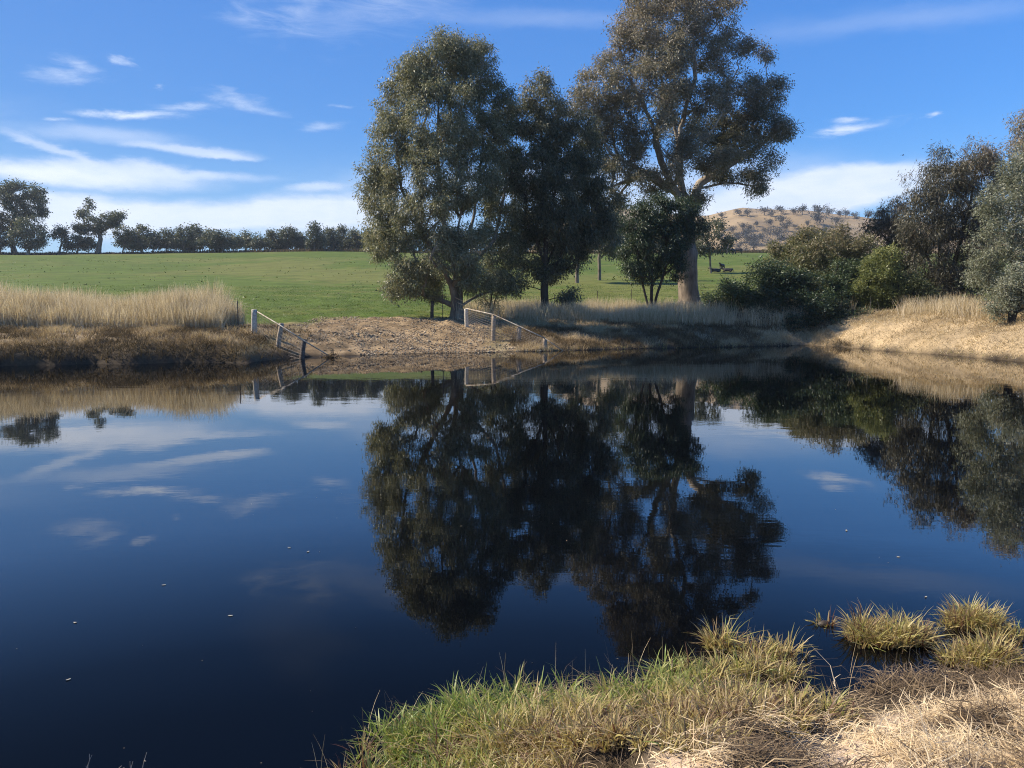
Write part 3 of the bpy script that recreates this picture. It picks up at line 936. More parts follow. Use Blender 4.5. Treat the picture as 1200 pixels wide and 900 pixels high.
make_tree('she_oak_tree', 'brown-tipped she-oak at the left edge of the tall purplish one', 'tree', gbase(1050, 52), [
        (1048, 250, 20, 20, 0, .9), (1040, 275, 22, 26, 0, .75), (1062, 290, 22, 30, 0, .5), (1035, 310, 24, 26, 0, .5), (1020, 262, 10, 12, 0, .35)],
    52, [[(1050, 320, 0), (1047, 260, 0)]], .16, M_OAK, M_BARK_D, M_BARK_D, spray=.5, density=1.1, nleaf=55, leafL=.2, leafW=.035, seed=32, hang=1.0)
make_tree('wattle_tree', 'silvery grey-green wattle filling the right edge of the photo', 'tree', gbase(1190, 38), [
        (1182, 235, 30, 40, 0, .6), (1215, 210, 34, 45, .5, .6), (1165, 285, 28, 38, -.3, .5), (1200, 290, 40, 44, -.8, .6), (1150, 322, 22, 24, 0, .5), (1185, 335, 36, 22, -.4, .55), (1250, 280, 50, 60, .5, .55), (1290, 230, 50, 60, .5, .55), (1190, 200, 16, 22, .2, .5), (1165, 250, 14, 22, -.5, .4)],
    38, [[(1188, 320, 0), (1180, 250, 0)], [(1195, 320, .2), (1215, 240, .4)], [(1205, 325, .2), (1260, 260, .5)]],
    .2, M_WATTLE, M_BARK_D, M_BARK_A, spray=.42, density=1.0, nleaf=55, leafL=.12, leafW=.036, seed=33, hang=.5, wild=.38)
make_tree('gum_tree', 'rusty-topped gum rising behind the silvery wattle at the right edge', 'tree', gbase(1210, 54), [
        (1194, 174, 22, 26, 0, .85), (1212, 152, 26, 28, 0, .85), (1235, 190, 34, 36, 0, .7), (1200, 215, 26, 30, 0, .6), (1250, 240, 50, 50, 0, .5)],
    54, [[(1212, 300, 0), (1214, 190, 0)]], .26, M_GUM_RED, M_BARK_A, M_LIMB_C, spray=.6, density=.95, nleaf=50, leafL=.19, leafW=.05, seed=34, hang=.8)
make_tree('gum_tree', 'dark gum beyond the right edge behind the grassy bank', 'tree', gbase(1400, 44), [
        (1380, 200, 60, 60, 0, .4), (1440, 240, 60, 60, 0, .4), (1340, 270, 50, 50, 0, .4)],
    44, [[(1400, 300, 0), (1400, 220, 0)]], .26, M_GUM_DARK, M_BARK_D, M_BARK_D, spray=.7, density=.8, nleaf=36, leafL=.22, leafW=.07, seed=35)

BUSH = [
    ('shrub', 'yellow-green shrub glowing in sun below the she-oaks', 1035, 46, [(1038, 305, 20, 16, 0, .6), (1030, 332, 24, 22, -.3, .55), (1048, 340, 20, 20, -.3, .5), (1018, 352, 18, 14, 0, .45), (1040, 358, 26, 12, 0, .4)], M_YELLOW, .13, .045, 41, .35),
    ('shrub', 'big olive shrub with grey-brown top in front of the dry hill', 968, 50, [(975, 292, 36, 20, 0, .85), (950, 305, 26, 20, 0, .7), (1000, 305, 26, 24, 0, .6), (965, 325, 34, 24, -.6, .5), (995, 335, 28, 24, -.6, .45), (940, 335, 24, 22, 0, .4)], M_OLIVE, .15, .045, 42, .45),
    ('shrub', 'mid-green shrub between the olive shrub and the yellow-green one', 1000, 47, [(1000, 325, 22, 18, 0, .5), (985, 350, 26, 22, -.2, .35), (1010, 360, 22, 18, 0, .3)], M_BUSH, .13, .05, 43, .4),
    ('shrub', 'low rounded dark shrub nearest the shaggy gum trunk', 868, 48, [(842, 356, 18, 11, 0, .6), (860, 342, 22, 16, 0, .5), (880, 352, 24, 18, 0, .4), (850, 362, 22, 10, 0, .4)], M_BUSH, .13, .05, 44, .4),
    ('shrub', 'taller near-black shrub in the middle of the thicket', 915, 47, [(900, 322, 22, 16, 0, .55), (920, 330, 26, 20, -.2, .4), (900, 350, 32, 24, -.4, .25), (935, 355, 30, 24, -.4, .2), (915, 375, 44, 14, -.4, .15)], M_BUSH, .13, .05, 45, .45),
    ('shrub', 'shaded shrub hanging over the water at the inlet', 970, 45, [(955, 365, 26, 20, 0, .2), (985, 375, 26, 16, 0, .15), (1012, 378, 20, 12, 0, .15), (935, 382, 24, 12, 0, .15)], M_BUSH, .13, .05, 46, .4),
    ('shrub', 'feathery grey-green shrub on the bank top at the right edge', 1185, 35, [(1182, 345, 20, 16, 0, .6), (1200, 335, 26, 20, 0, .6), (1172, 362, 16, 12, 0, .5), (1215, 355, 26, 20, 0, .55)], M_WATTLE, .10, .03, 47, .34),
    ('shrub', 'small grey shrub at the foot of the she-oak', 1075, 45, [(1070, 335, 16, 16, 0, .4), (1090, 342, 16, 14, 0, .35), (1062, 352, 14, 10, 0, .3)], M_OLIVE, .12, .035, 48, .36),
    ('shrub', 'green-grey shrub on the paddock side of the thicket', 925, 60, [(925, 300, 22, 16, 0, .6), (940, 285, 20, 12, 0, .7), (905, 312, 16, 12, 0, .55), (965, 282, 24, 12, 0, .8)], M_OLIVE, .17, .055, 49, .5),
]
for nm, lab, px, D, lobes, m_, lL, lW, sd_, sp in BUSH:
    rb2 = random.Random(sd_)
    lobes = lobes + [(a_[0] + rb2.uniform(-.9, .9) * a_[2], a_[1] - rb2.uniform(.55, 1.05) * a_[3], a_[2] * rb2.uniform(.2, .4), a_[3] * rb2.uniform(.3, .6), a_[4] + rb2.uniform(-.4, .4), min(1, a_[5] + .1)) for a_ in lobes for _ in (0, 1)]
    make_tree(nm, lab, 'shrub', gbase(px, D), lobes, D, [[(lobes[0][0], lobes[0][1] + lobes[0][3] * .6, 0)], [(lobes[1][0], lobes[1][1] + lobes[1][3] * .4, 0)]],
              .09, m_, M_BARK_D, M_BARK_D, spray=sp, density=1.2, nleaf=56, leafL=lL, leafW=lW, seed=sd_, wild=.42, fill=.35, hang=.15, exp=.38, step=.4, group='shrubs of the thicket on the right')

# ------------------------------------------------------------------ distant tree line on the crest
def far_tree(px, D, lobes, label, seed, trunk=None, r0=.3, name='gum_tree', m_=None, cat='tree', group='trees along the far crest'):
    b = gbase(px, D)
    tr = trunk or [(px, 286, 0), (px + 1, lobes[0][1], 0)]
    return make_tree(name, label, cat, b, lobes, D, [tr], r0, m_ or M_FAR, M_FARBARK, M_FARBARK, spray=1.1, density=.85, nleaf=38, leafL=.42, leafW=.22,
                     seed=seed, step=1.5, group=group, sides=6, hang=.3, split=.3, wild=.3)

DF = 208
far_tree(22, DF, [(22, 226, 20, 12, 0, .5), (42, 228, 14, 12, 0, .45), (5, 228, 18, 14, 0, .45), (46, 245, 10, 8, 0, .4), (20, 245, 20, 12, 0, .45), (10, 262, 14, 12, 0, .4), (52, 250, 5, 5, 0, .4)],
         'tall spreading gum topping the group at the far left of the crest', 101, [(14, 280, 0), (16, 255, 0), (24, 235, 0)], .6, group='big gums at the left end of the crest')
far_tree(36, DF - 6, [(34, 265, 16, 12, 0, .5), (44, 275, 12, 12, 0, .4), (24, 278, 12, 10, 0, .4), (40, 286, 14, 6, 0, .35)], 'dark bushy tree below the tall spreading gum at far left', 102, group='big gums at the left end of the crest')
far_tree(2, DF - 3, [(0, 275, 12, 12, 0, .35), (-14, 262, 16, 16, 0, .4), (4, 286, 8, 6, 0, .3)], 'tree cut by the left edge of the photo on the crest', 103, group='big gums at the left end of the crest')
far_tree(118, DF, [(128, 256, 17, 9, 0, .55), (104, 243, 7, 4, 0, .5), (97, 250, 8, 5, 0, .5), (112, 262, 14, 9, 0, .5), (98, 266, 11, 7, 0, .5), (138, 262, 8, 6, 0, .45), (116, 272, 8, 5, 0, .4), (106, 237, 4, 2.5, 0, .5)],
         'solitary gum with clear trunk and flat spreading crown on the crest', 104, [(118, 280, 0), (117, 268, 0), (122, 258, 0)], .55, group='big gums at the left end of the crest')
far_tree(72, DF, [(72, 270, 9, 5, 0, .5), (68, 277, 8, 5, 0, .5), (78, 276, 6, 6, 0, .5)], 'thin see-through young gum left of the solitary one', 105, r0=.2)
far_tree(93, DF, [(92, 284, 18, 7, 0, .35), (84, 289, 14, 4, 0, .3), (104, 289, 12, 4, 0, .3)], 'rounded low bush under the solitary gum on the crest', 106, r0=.2, name='shrub', cat='shrub')
ORD = ['first', 'second', 'third', 'fourth', 'fifth', 'sixth', 'seventh', 'eighth', 'ninth', 'tenth', 'eleventh', 'twelfth', 'thirteenth', 'fourteenth', 'fifteenth', 'sixteenth',
       'seventeenth', 'eighteenth', 'nineteenth', 'twentieth', 'twenty-first', 'twenty-second', 'twenty-third', 'twenty-fourth']
ROW = [(146, 263, 9, .5), (158, 266, 8, .45), (168, 265, 9, .4), (181, 272, 7, .4), (197, 265, 9, .4), (216, 262, 9, .45), (229, 260, 8, .45), (247, 268, 9, .55), (263, 267, 8, .5), (275, 274, 8, .75),
       (289, 268, 9, .5), (305, 271, 7, .4), (323, 270, 10, .55), (338, 264, 7, .5), (352, 271, 8, .45), (369, 260, 10, .4), (386, 267, 9, .35), (402, 263, 8, .5), (418, 268, 10, .5), (434, 264, 9, .45)]
rr = random.Random(5)
for i, (px, top, rx, ti) in enumerate(ROW):
    rx *= rr.uniform(1.0, 1.45); top += rr.uniform(-2.5, 3)
    hgt_ = 294 - top
    lobes = [(px, top + hgt_ * .28, rx * .8, hgt_ * .28, 0, ti), (px - rx * .5, top + hgt_ * .55, rx * .7, hgt_ * .25, 0, ti - .05), (px + rx * .5, top + hgt_ * .6, rx * .75, hgt_ * .28, 0, ti - .05)]
    lobes.append((px + rr.uniform(-8, 8), 286, rx * .9, 7, rr.uniform(-3, 3), rr.uniform(.25, .5)))
    if rr.random() < .7:
        lobes.append((px + rr.uniform(-6, 6), 288, rx * .8, 5, 2, .3))
    look = {0: 'grey-green gum', 1: 'rounded dark tree', 2: 'bushy tree'}[i % 3]
    if ti > .7: look = 'yellowish tree'
    far_tree(px, DF + rr.uniform(-5, 8), lobes, '%s on the crest, %s in the row from the solitary gum rightwards' % (look, ORD[i]), 120 + i, r0=.14)
ROW2 = [(455, 266), (474, 270), (492, 262), (512, 268), (530, 264), (552, 270), (572, 262), (594, 268), (615, 264), (636, 270), (655, 266), (690, 268), (725, 266), (742, 270), (760, 267), (780, 270), (800, 268)]
for i, (px, top) in enumerate(ROW2):
    hgt_ = 298 - top
    far_tree(px, DF + rr.uniform(-3, 8), [(px, top + hgt_ * .3, 9, hgt_ * .3, 0, .45), (px - 5, top + hgt_ * .6, 8, hgt_ * .28, 0, .4), (px + 6, top + hgt_ * .62, 9, hgt_ * .28, 0, .35)],
             'crest tree glimpsed through the big gums, %s from their left side' % ORD[i], 160 + i, r0=.25)
# trees behind the left edge, off frame, so the row does not stop at the border
for i, px in enumerate((-30, -60, -95, -130)):
    far_tree(px, DF, [(px, 268, 14, 12, 0, .4), (px + 8, 280, 14, 10, 0, .4)], 'crest tree beyond the left edge of the photo, %s outwards' % ORD[i], 190 + i, r0=.25)
# dark scrub line along the crest fence
rng = np.random.default_rng(77)
n = 16000
px = rng.uniform(-200, 900, n); Dd = 203 + rng.uniform(0, 5, n)
X = (px - 600) / FPX * Dd; Z = height(X, Dd)
hh = rng.uniform(.15, .9, n) * (0.5 + fbm(X * .15, Dd * .1, 71, 3))
V, F, T = blades(rng, np.stack([X, Dd, Z], 1), hh, np.full(n, .35), rng.uniform(0, .5, n), rng.uniform(0, 6.28, n), rng.uniform(0, .35, n), seg=1)
tag(link('scrub', np_mesh('scrub', V, 4, F, {'tint': T}, mats=[M_BANK])), 'line of low dark scrub along the far edge of the green paddock', 'scrub', kind='stuff')

# ------------------------------------------------------------------ trees on the dry hill
def hill_point(px, py):
    d = ang(px, py)[2]
    u = d.x / d.y; s = d.z / d.y
    best = None
    for y in np.arange(400, 1100, 3.0):
        if hill_h(np.array(u * y), np.array(y)) >= CAM_H + s * y:
            best = y; break
    if best is None:
        yy = np.arange(600, 900, 4.0)
        e = (hill_h(u * yy, yy) - CAM_H) / yy
        best = yy[int(np.argmax(e))]
    return u * best, best, float(hill_h(np.array(u * best), np.array(best)))

def hill_proto(seed, tint, wide):
    rng = np.random.default_rng(seed)
    root = thing('hill_tree', (0, 0, 0), 'x', 'tree', 'trees scattered over the dry hill')
    S = 16
    c = np.stack([rng.normal(0, 2.1 * wide, S), rng.normal(0, 2.1 * wide, S), 5 + rng.normal(0, 1.1, S)], 1)
    who = np.repeat(np.arange(S), 34)
    off = rng.normal(0, .85, (len(who), 3))
    V, F, T = leaves(rng, c[who] + off, unit(off) + rng.normal(0, .5, off.shape), rng.uniform(.6, 1.1, len(who)), rng.uniform(.4, .7, len(who)), np.clip(tint + rng.normal(0, .15, len(who)), 0, 1))
    pos = np.array([(0, 0, -1), (0, 0, 1.2), (.2, 0, 2.6)] + [tuple(x) for x in c[:8]])
    par = np.array([-1, 0, 1] + [2] * 8); rad = np.array([.45, .38, .3] + [.16] * 8)
    link('trunk', tube_mesh('trunk', pos, par, rad, np.ones(len(pos), bool), 5, M_FARBARK, (0, 0, 0)), root)
    link('crown', np_mesh('crown', V, 4, F, {'tint': T}, mats=[M_FARHILL]), root)
    return root

def copy_tree(o):
    c = o.copy(); COL.objects.link(c)
    for ch in o.children:
        d = ch.copy(); COL.objects.link(d); d.parent = c
    return c

protos = [hill_proto(300 + i, .3 + .1 * (i % 3), .85 + .15 * (i % 3)) for i in range(5)]
SKY_T = [(845, 257, .8), (866, 254, .9), (876, 254, .9), (896, 253, 1.0), (904, 255, .8), (915, 252, 1.0), (930, 252, .8), (940, 252, 1.1), (959, 253, 1.4), (971, 254, 1.1), (983, 255, .9), (991, 255, 1.0), (1001, 256, .8), (1004, 259, .6), (1018, 257, 1.1), (1030, 257, 1.2), (726, 245, .8), (741, 242, .7)]
SLOPE_T = [(870, 270, .8), (879, 271, .7), (901, 266, .8), (914, 264, 1.1), (921, 271, .9), (931, 270, .6), (946, 266, .6), (957, 264, 1.4), (979, 264, .9), (911, 280, 1.2), (915, 286, 1.0), (859, 275, .8), (878, 277, .9), (863, 286, 1.1), (878, 288, 1.1), (886, 287, 1.0), (893, 284, .9), (883, 295, 1.1), (871, 302, 1.0), (874, 282, 1.0),
           (927, 288, 1.0), (942, 290, .8), (955, 280, .9), (965, 276, .9), (845, 271, .9), (843, 283, .9), (852, 297, .9), (886, 266, .6), (897, 275, .7), (903, 290, .9), (918, 298, .8), (934, 281, .7), (866, 294, .8), (888, 304, .8)]
first = set()
def put_hill(lst, fmt):
    lst = sorted(lst)
    for i, (px, py, s) in enumerate(lst):
        x, y, z = hill_point(px, py)
        k = rr.randrange(5)
        o = protos[k] if k not in first else copy_tree(protos[k])
        first.add(k)
        o.location = (x, y, z); o.rotation_euler = (0, 0, rr.uniform(0, 6.28)); o.scale = (s * .86,) * 3
        o['label'] = fmt % (ORD[i] if i < len(ORD) else ['twenty-fifth', 'twenty-sixth', 'twenty-seventh', 'twenty-eighth', 'twenty-ninth', 'thirtieth', 'thirty-first', 'thirty-second', 'thirty-third', 'thirty-fourth', 'thirty-fifth', 'thirty-sixth'][i - len(ORD)])
put_hill(SKY_T, 'grey-green tree on the skyline of the dry hill, %s from the left')
put_hill(SLOPE_T, 'grey-green tree on the open slope of the dry hill, %s from the left')

# ------------------------------------------------------------------ grasses (stuff)
def grass_patch(name, label, N, xr, yr, keepf, H, W, m_, seed, lean=(.05, .35), tint=(.2, .9), seg=2, hfun=None, kind='stuff', tfun=None, wind=None, clump=.0, zoff=-.02, droop=.25, tj=.14, zlim=None):
    rng = np.random.default_rng(seed)
    X = rng.uniform(*xr, N); Y = rng.uniform(*yr, N)
    sd = pond_sd(X, Y)
    k = keepf(X, Y, sd, rng)
    X, Y, sd = X[k], Y[k], sd[k]
    n = len(X)
    Z = height(X, Y) + zoff
    Z = np.maximum(Z, -.05)
    if zlim is not None:
        g_ = (Z > zlim[0]) & (Z < zlim[1])
        X, Y, sd, Z = X[g_], Y[g_], sd[g_], Z[g_]; n = len(X)
    h = rng.uniform(H[0], H[1], n)
    if hfun is not None: h = h * hfun(X, Y, sd)
    ld = rng.uniform(0, 2 * np.pi, n) if wind is None else rng.normal(wind[0], wind[1], n)
    tn = rng.uniform(tint[0], tint[1], n) if tfun is None else np.clip(tfun(X, Y, sd) + rng.normal(0, tj, n), 0, 1)
    V, F, T = blades(rng, np.stack([X, Y, Z], 1), h, rng.uniform(W[0], W[1], n), rng.uniform(lean[0], lean[1], n), ld, tn, seg=seg, droop=droop)
    o = link(name, np_mesh(name, V, 4, F, {'tint': T}, mats=[m_]))
    return tag(o, label, 'grass', kind=kind)

clumpy = lambda X, Y, s, f: fbm(X * f, Y * f, s, 3)
# tall pale stand on the left bank
grass_patch('dry_grass', 'tall pale dry grass standing along the top of the left bank', 150000, (-34, -11.2), (34.0, 38.5),
    lambda X, Y, sd, r: (r.uniform(0, 1, len(X)) < .35 + .65 * sstep(.35, .6, clumpy(X, Y, 81, .8))) & (X < -12.3 + .8 * (clumpy(X, Y, 82, 1.) - .5) - (Y - 36) * .05),
    (.55, 2.15), (.012, .026), M_DRY, 201, (.03, .42), (.2, 1), seg=3, hfun=lambda X, Y, sd: .93 * (.42 + .62 * clumpy(X, Y, 83, .5) + .42 * clumpy(X, Y, 183, 2.2)) * (1 - .35 * sstep(-13.8, -12.2, X)) * (.75 + .25 * sstep(34, 35.5, Y)) * (.95 + .22 * (1 - sstep(-24, -19, X))))
# rough brown sward on the left bank face, blades tinted darker near the water as painted shade
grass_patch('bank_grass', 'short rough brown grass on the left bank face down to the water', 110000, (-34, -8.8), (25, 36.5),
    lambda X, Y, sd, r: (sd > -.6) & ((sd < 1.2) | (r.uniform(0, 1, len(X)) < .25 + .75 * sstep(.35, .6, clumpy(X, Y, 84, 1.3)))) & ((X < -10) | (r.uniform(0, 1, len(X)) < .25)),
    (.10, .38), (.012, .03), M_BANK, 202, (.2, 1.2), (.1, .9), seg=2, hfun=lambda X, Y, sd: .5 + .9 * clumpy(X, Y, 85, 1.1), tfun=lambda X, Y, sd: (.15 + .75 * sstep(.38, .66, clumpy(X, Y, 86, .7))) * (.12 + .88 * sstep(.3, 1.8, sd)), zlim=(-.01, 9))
# pale strip under the trees, behind the dark bank
grass_patch('dry_grass', 'strip of pale dry grass under the big trees, right of the pipe fence', 90000, (-3.5, 19), (43.5, 53),
    lambda X, Y, sd, r: (r.uniform(0, 1, len(X)) < .15 + .85 * sstep(.35, .6, clumpy(X, Y, 87, .7))) & (Y > 44.2 + .04 * X) & (X > -3.0 + .5 * (clumpy(X, Y, 88, 1) - .5) - (Y < 45) * 0),
    (.45, 1.25), (.012, .028), M_DRY, 203, (.05, .4), (.25, .95), seg=2, hfun=lambda X, Y, sd: .55 + .7 * clumpy(X, Y, 89, .6))
grass_patch('bank_grass', 'low brown grass on the shaded bank below the big trees', 90000, (-.5, 17), (36.5, 46),
    lambda X, Y, sd, r: (sd > -.6) & (r.uniform(0, 1, len(X)) < .3 + .7 * sstep(.35, .6, clumpy(X, Y, 90, 1.1))) & (X > .2 + .8 * (clumpy(X, Y, 91, 1) - .5) * 2 - (Y - 38) * .35),
    (.08, .34), (.012, .03), M_BANK, 204, (.2, 1.2), (.1, .9), seg=2, tfun=lambda X, Y, sd: .25 + .7 * sstep(.35, .65, clumpy(X, Y, 92, .7)), zlim=(-.01, 9))
# right bank: bleached turf and taller tufts on top
grass_patch('bank_grass', 'bleached golden turf covering the sunlit right bank', 150000, (12, 34), (26, 47),
    lambda X, Y, sd, r: (sd > -.6) & (r.uniform(0, 1, len(X)) < .4 + .6 * sstep(.35, .55, clumpy(X, Y, 93, 1.0))),
    (.07, .28), (.014, .032), M_DRY, 205, (.3, 1.4), (.1, .8), seg=2, hfun=lambda X, Y, sd: .4 + .8 * sstep(1, 6, sd) + .5 * clumpy(X, Y, 94, .8), tfun=lambda X, Y, sd: .2 + .55 * clumpy(X, Y, 95, .6) * 1.1, zlim=(-.01, 9))
grass_patch('dry_grass', 'tall dry tufts along the top of the right bank below the she-oaks', 40000, (15, 32), (33.5, 45),
    lambda X, Y, sd, r: (sd > 3.5) & (r.uniform(0, 1, len(X)) < sstep(.5, .68, clumpy(X, Y, 96, .7))),
    (.4, 1.15), (.012, .028), M_DRY, 206, (.05, .5), (.3, 1), seg=2)
# green rim along the right waterline
grass_patch('waterside_grass', 'thin green rim of grass along the right waterline', 14000, (12, 30), (26, 42),
    lambda X, Y, sd, r: (sd > -.6) & (sd < .6), (.04, .14), (.012, .025), M_GREENBLADE, 207, (.2, 1.0), (.55, 1), seg=1, zlim=(-.02, .16))
grass_patch('waterside_grass', 'olive rim of grass at the waterline right of the pipe fence', 9000, (.8, 12), (36, 43),
    lambda X, Y, sd, r: (sd > -.6) & (sd < .8), (.04, .16), (.012, .025), M_GREENBLADE, 208, (.2, 1.0), (.3, .8), seg=1, zlim=(-.02, .16))
# paddock turf: short blades near, so the field has a nap
grass_patch('paddock_grass', 'short green grass of the paddock beyond the dam', 150000, (-42, 24), (42, 84),
    lambda X, Y, sd, r: (r.uniform(0, 1, len(X)) < .25 + .75 * sstep(.38, .6, clumpy(X, Y, 97, .5))) & ((Y > 45 + (clumpy(X, Y, 98, .6) - .5) * 3 - (X + 5) * -.1) | (X < -11)) & ((X < -3.5) | (Y > 52.5)),
    (.03, .12), (.02, .05), M_TURF, 209, (.2, 1.2), (.55, 1), seg=1, tfun=lambda X, Y, sd: .72 + .3 * clumpy(X, Y, 99, .3))
grass_patch('paddock_tufts', 'scattered darker grass tufts out across the paddock', 11000, (-90, 60), (50, 170),
    lambda X, Y, sd, r: (r.uniform(0, 1, len(X)) < sstep(.5, .7, clumpy(X, Y, 197, .25)) + .04),
    (.05, .22), (.08, .3), M_TURF, 219, (.2, 1.2), (0, .3), seg=1)

# leaf litter and stones on the gravel apron
rng = np.random.default_rng(210)
n = 26000
X = rng.uniform(-10.5, 1.5, n); Y = rng.uniform(34, 45, n); sd = pond_sd(X, Y)
k = (sd > -.4) & (height(X, Y) > -.03) & (rng.uniform(0, 1, n) < .2 + .8 * sstep(.35, .62, fbm(X * 1.2, Y * 1.2, 211, 4)) * (.4 + .6 * (1 - sstep(1, 6, sd))))
X, Y = X[k], Y[k]; n = len(X)
Z = height(X, Y) + rng.uniform(0, .015, n)
s = rng.uniform(.015, .06, n) * np.where(rng.uniform(0, 1, n) < .03, 2.0, 1.0)
ang_ = rng.uniform(0, 6.28, n)
c = np.stack([X, Y, Z], 1)
octv = np.array([(1, 0, 0), (0, .7, 0), (-1, 0, 0), (0, -.7, 0), (0, 0, .55), (0, 0, -.4)])
R = np.stack([np.cos(ang_), np.sin(ang_)], 1)
loc_ = octv[None] * rng.uniform(.6, 1.3, (n, 6, 1)) * s[:, None, None]
V = np.stack([c[:, None, 0] + loc_[..., 0] * R[:, None, 0] - loc_[..., 1] * R[:, None, 1], c[:, None, 1] + loc_[..., 0] * R[:, None, 1] + loc_[..., 1] * R[:, None, 0], c[:, None, 2] + loc_[..., 2]], -1).reshape(-1, 3)
b = (np.arange(n) * 6)[:, None]
F = np.concatenate([b + np.array([q]) for q in ((0, 1, 4), (1, 2, 4), (2, 3, 4), (3, 0, 4), (1, 0, 5), (2, 1, 5), (3, 2, 5), (0, 3, 5))], 0)
T = np.repeat(rng.beta(1.4, 1.2, n), 6)
M_STONE = leaf_mat('gravel_and_litter', [(.07, .045, .03), (.20, .14, .085), (.31, .23, .14), (.55, .45, .31)], trans=0, rough=.85)
tag(link('gravel', np_mesh('gravel', V, 3, F, {'tint': T}, mats=[M_STONE])), 'pale stones and leaf litter strewn over the bare apron between the fences', 'gravel', kind='stuff')

# ------------------------------------------------------------------ foreground
def at_px_x(px, y, z=.1):
    d = ang(px, 800)[2]
    return d.x / d.y * y
TUSS = [(1040, 738, 52, 19), (1130, 728, 34, 22), (1160, 775, 42, 22), (968, 726, 8, 5), (1185, 740, 20, 12)]
def in_sand(X, Y):
    """True where the trampled straw lies (right of a line running down-left through the picture)"""
    pts = [at0(1210, 800, .2), at0(1100, 803, .2), at0(1010, 815, .2), at0(950, 840, .25), at0(880, 868, .3), at0(790, 892, .3), at0(700, 940, .35)]
    xs_ = np.array([p[0] for p in pts][::-1]); ys_ = np.array([p[1] for p in pts][::-1])
    lim = np.interp(X, xs_, ys_, left=-1)
    return Y < lim
def fg_tint(X, Y, sd):
    g = 1 - sstep(.22, .72, sd + (clumpy(X, Y, 221, 2.5) - .5) * .5)
    g = g * (1 - .55 * sstep(.7, 1.3, X)) + .15 * (clumpy(X, Y, 222, 5) - .5)
    return .33 + .58 * np.clip(g, 0, 1)
rng = np.random.default_rng(224)
N_ = 5200
X = rng.uniform(-1.0, 2.3, N_); Y = rng.uniform(2.3, 4.75, N_); sd = pond_sd(X, Y)
k = (sd > -.13) & ~in_sand(X, Y + .05) & (X < 1.5 + .08 * np.sin(Y * 30)) & ((rng.uniform(0, 1, N_) < .04 + .96 * sstep(.38, .52, clumpy(X, Y, 223, 4.2))) | ((X < -.1) & (rng.uniform(0, 1, N_) < .6))) & (rng.uniform(0, 1, N_) < .4 + .6 * sstep(-.1, .2, sd))
X, Y, sd = X[k], Y[k], sd[k]
Z = np.maximum(height(X, Y), -.03) - .01
Hh = .145 * (.45 + .85 * clumpy(X, Y, 225, 2.2)) * (1 + .25 * (1 - sstep(0, .4, sd)) - .3 * sstep(.5, 1.2, sd)) * rng.uniform(.8, 1.35, len(X))
ti = fg_tint(X, Y, sd) + rng.normal(0, .10, len(X))
ti = np.where(rng.uniform(0, 1, len(X)) < .08 + .2 * sstep(.7, 1.2, X), rng.uniform(.02, .2, len(X)), ti)
V, F, T = tufts(rng, np.stack([X, Y, Z], 1), 19, Hh, (.004, .012), .03, ti, .15)
tag(link('marsh_grass', np_mesh('marsh_grass', V, 4, F, {'tint': T}, mats=[M_GREENBLADE])), 'green and straw-coloured marsh grass fringing the near shore', 'grass', kind='stuff')
grass_patch('dead_grass', 'tangle of dead straw stems between the marsh grass', 16000, (-1.0, 2.7), (2.3, 4.7),
    lambda X, Y, sd, r: (sd > -.05) & ~in_sand(X, Y - .12) & (X < 1.75) & (r.uniform(0, 1, len(X)) < .35 + .65 * sstep(.1, .7, sd)),
    (.08, .22), (.002, .005), M_STRAW, 226, (.7, 2.4), seg=3, tfun=lambda X, Y, sd: .35 + .9 * (clumpy(X, Y, 227, 4) - .5), droop=.5)
grass_patch('marsh_grass_stalks', 'taller dry seed stalks poking up along the near shore', 320, (-.9, 2.3), (3.0, 4.9),
    lambda X, Y, sd, r: (sd > -.22) & (sd < .3), (.16, .30), (.002, .004), M_STRAW, 228, (.05, .5), seg=4, tfun=lambda X, Y, sd: .75 + 0 * X)

# trampled straw lying on the right foreground
rng = np.random.default_rng(230)
n = 130000
X = rng.uniform(-.4, 4.2, n); Y = rng.uniform(2.2, 4.8, n); sd = pond_sd(X, Y)
nzv = fbm(X * 2.4, Y * 3.4, 231, 4)
k = (sd > 0) & in_sand(X, Y - .1 - .4 * sstep(1.3, 1.7, X)) & (rng.uniform(0, 1, n) < .14 + .86 * sstep(.42, .6, nzv))
X, Y, nzv, sd = X[k], Y[k], nzv[k], sd[k]; n = len(X)
Z = height(X, Y)
flow = fbm(X * 1.1, Y * 1.1, 232, 3) * 5 - 1.5
a_ = flow + rng.normal(0, .95, n)
lift = rng.gamma(1.3, .016, n)
L = rng.gamma(2.2, .032, n) + .02
dirv = np.stack([np.cos(a_), np.sin(a_), rng.normal(0.05, .14, n)], 1)
P0 = np.stack([X, Y, Z + lift], 1)
Wd = rng.uniform(.0006, .0024, n)
S = unit(np.cross(dirv, np.array([0, 0, 1.])) + rng.normal(0, .3, (n, 3)))
bend = rng.normal(0, .12, n)[:, None] * S + np.array([0, 0, 1.]) * rng.uniform(0, .10, n)[:, None]
p1 = P0 + dirv * (L * .5)[:, None] + bend * L[:, None]; p2 = P0 + dirv * L[:, None]
hw = (S * Wd[:, None])
V = np.stack([P0 - hw, P0 + hw, p1 - hw, p1 + hw, p2 - hw * .4, p2 + hw * .4], 1).reshape(-1, 3)
b = (np.arange(n) * 6)[:, None]
F = np.concatenate([b + np.array([[0, 1, 3, 2]]), b + np.array([[2, 3, 5, 4]])], 0)
dark = sstep(.46, .6, fbm(X * 2.1, Y * 3.4, 233, 4))
T = np.repeat(np.clip(.86 - .66 * dark + rng.normal(0, .17, n), 0, 1), 6)
tag(link('straw', np_mesh('straw', V, 4, F, {'tint': T}, mats=[M_STRAW])), 'trampled straw and thatch over sandy ground in the right foreground', 'straw', kind='stuff')

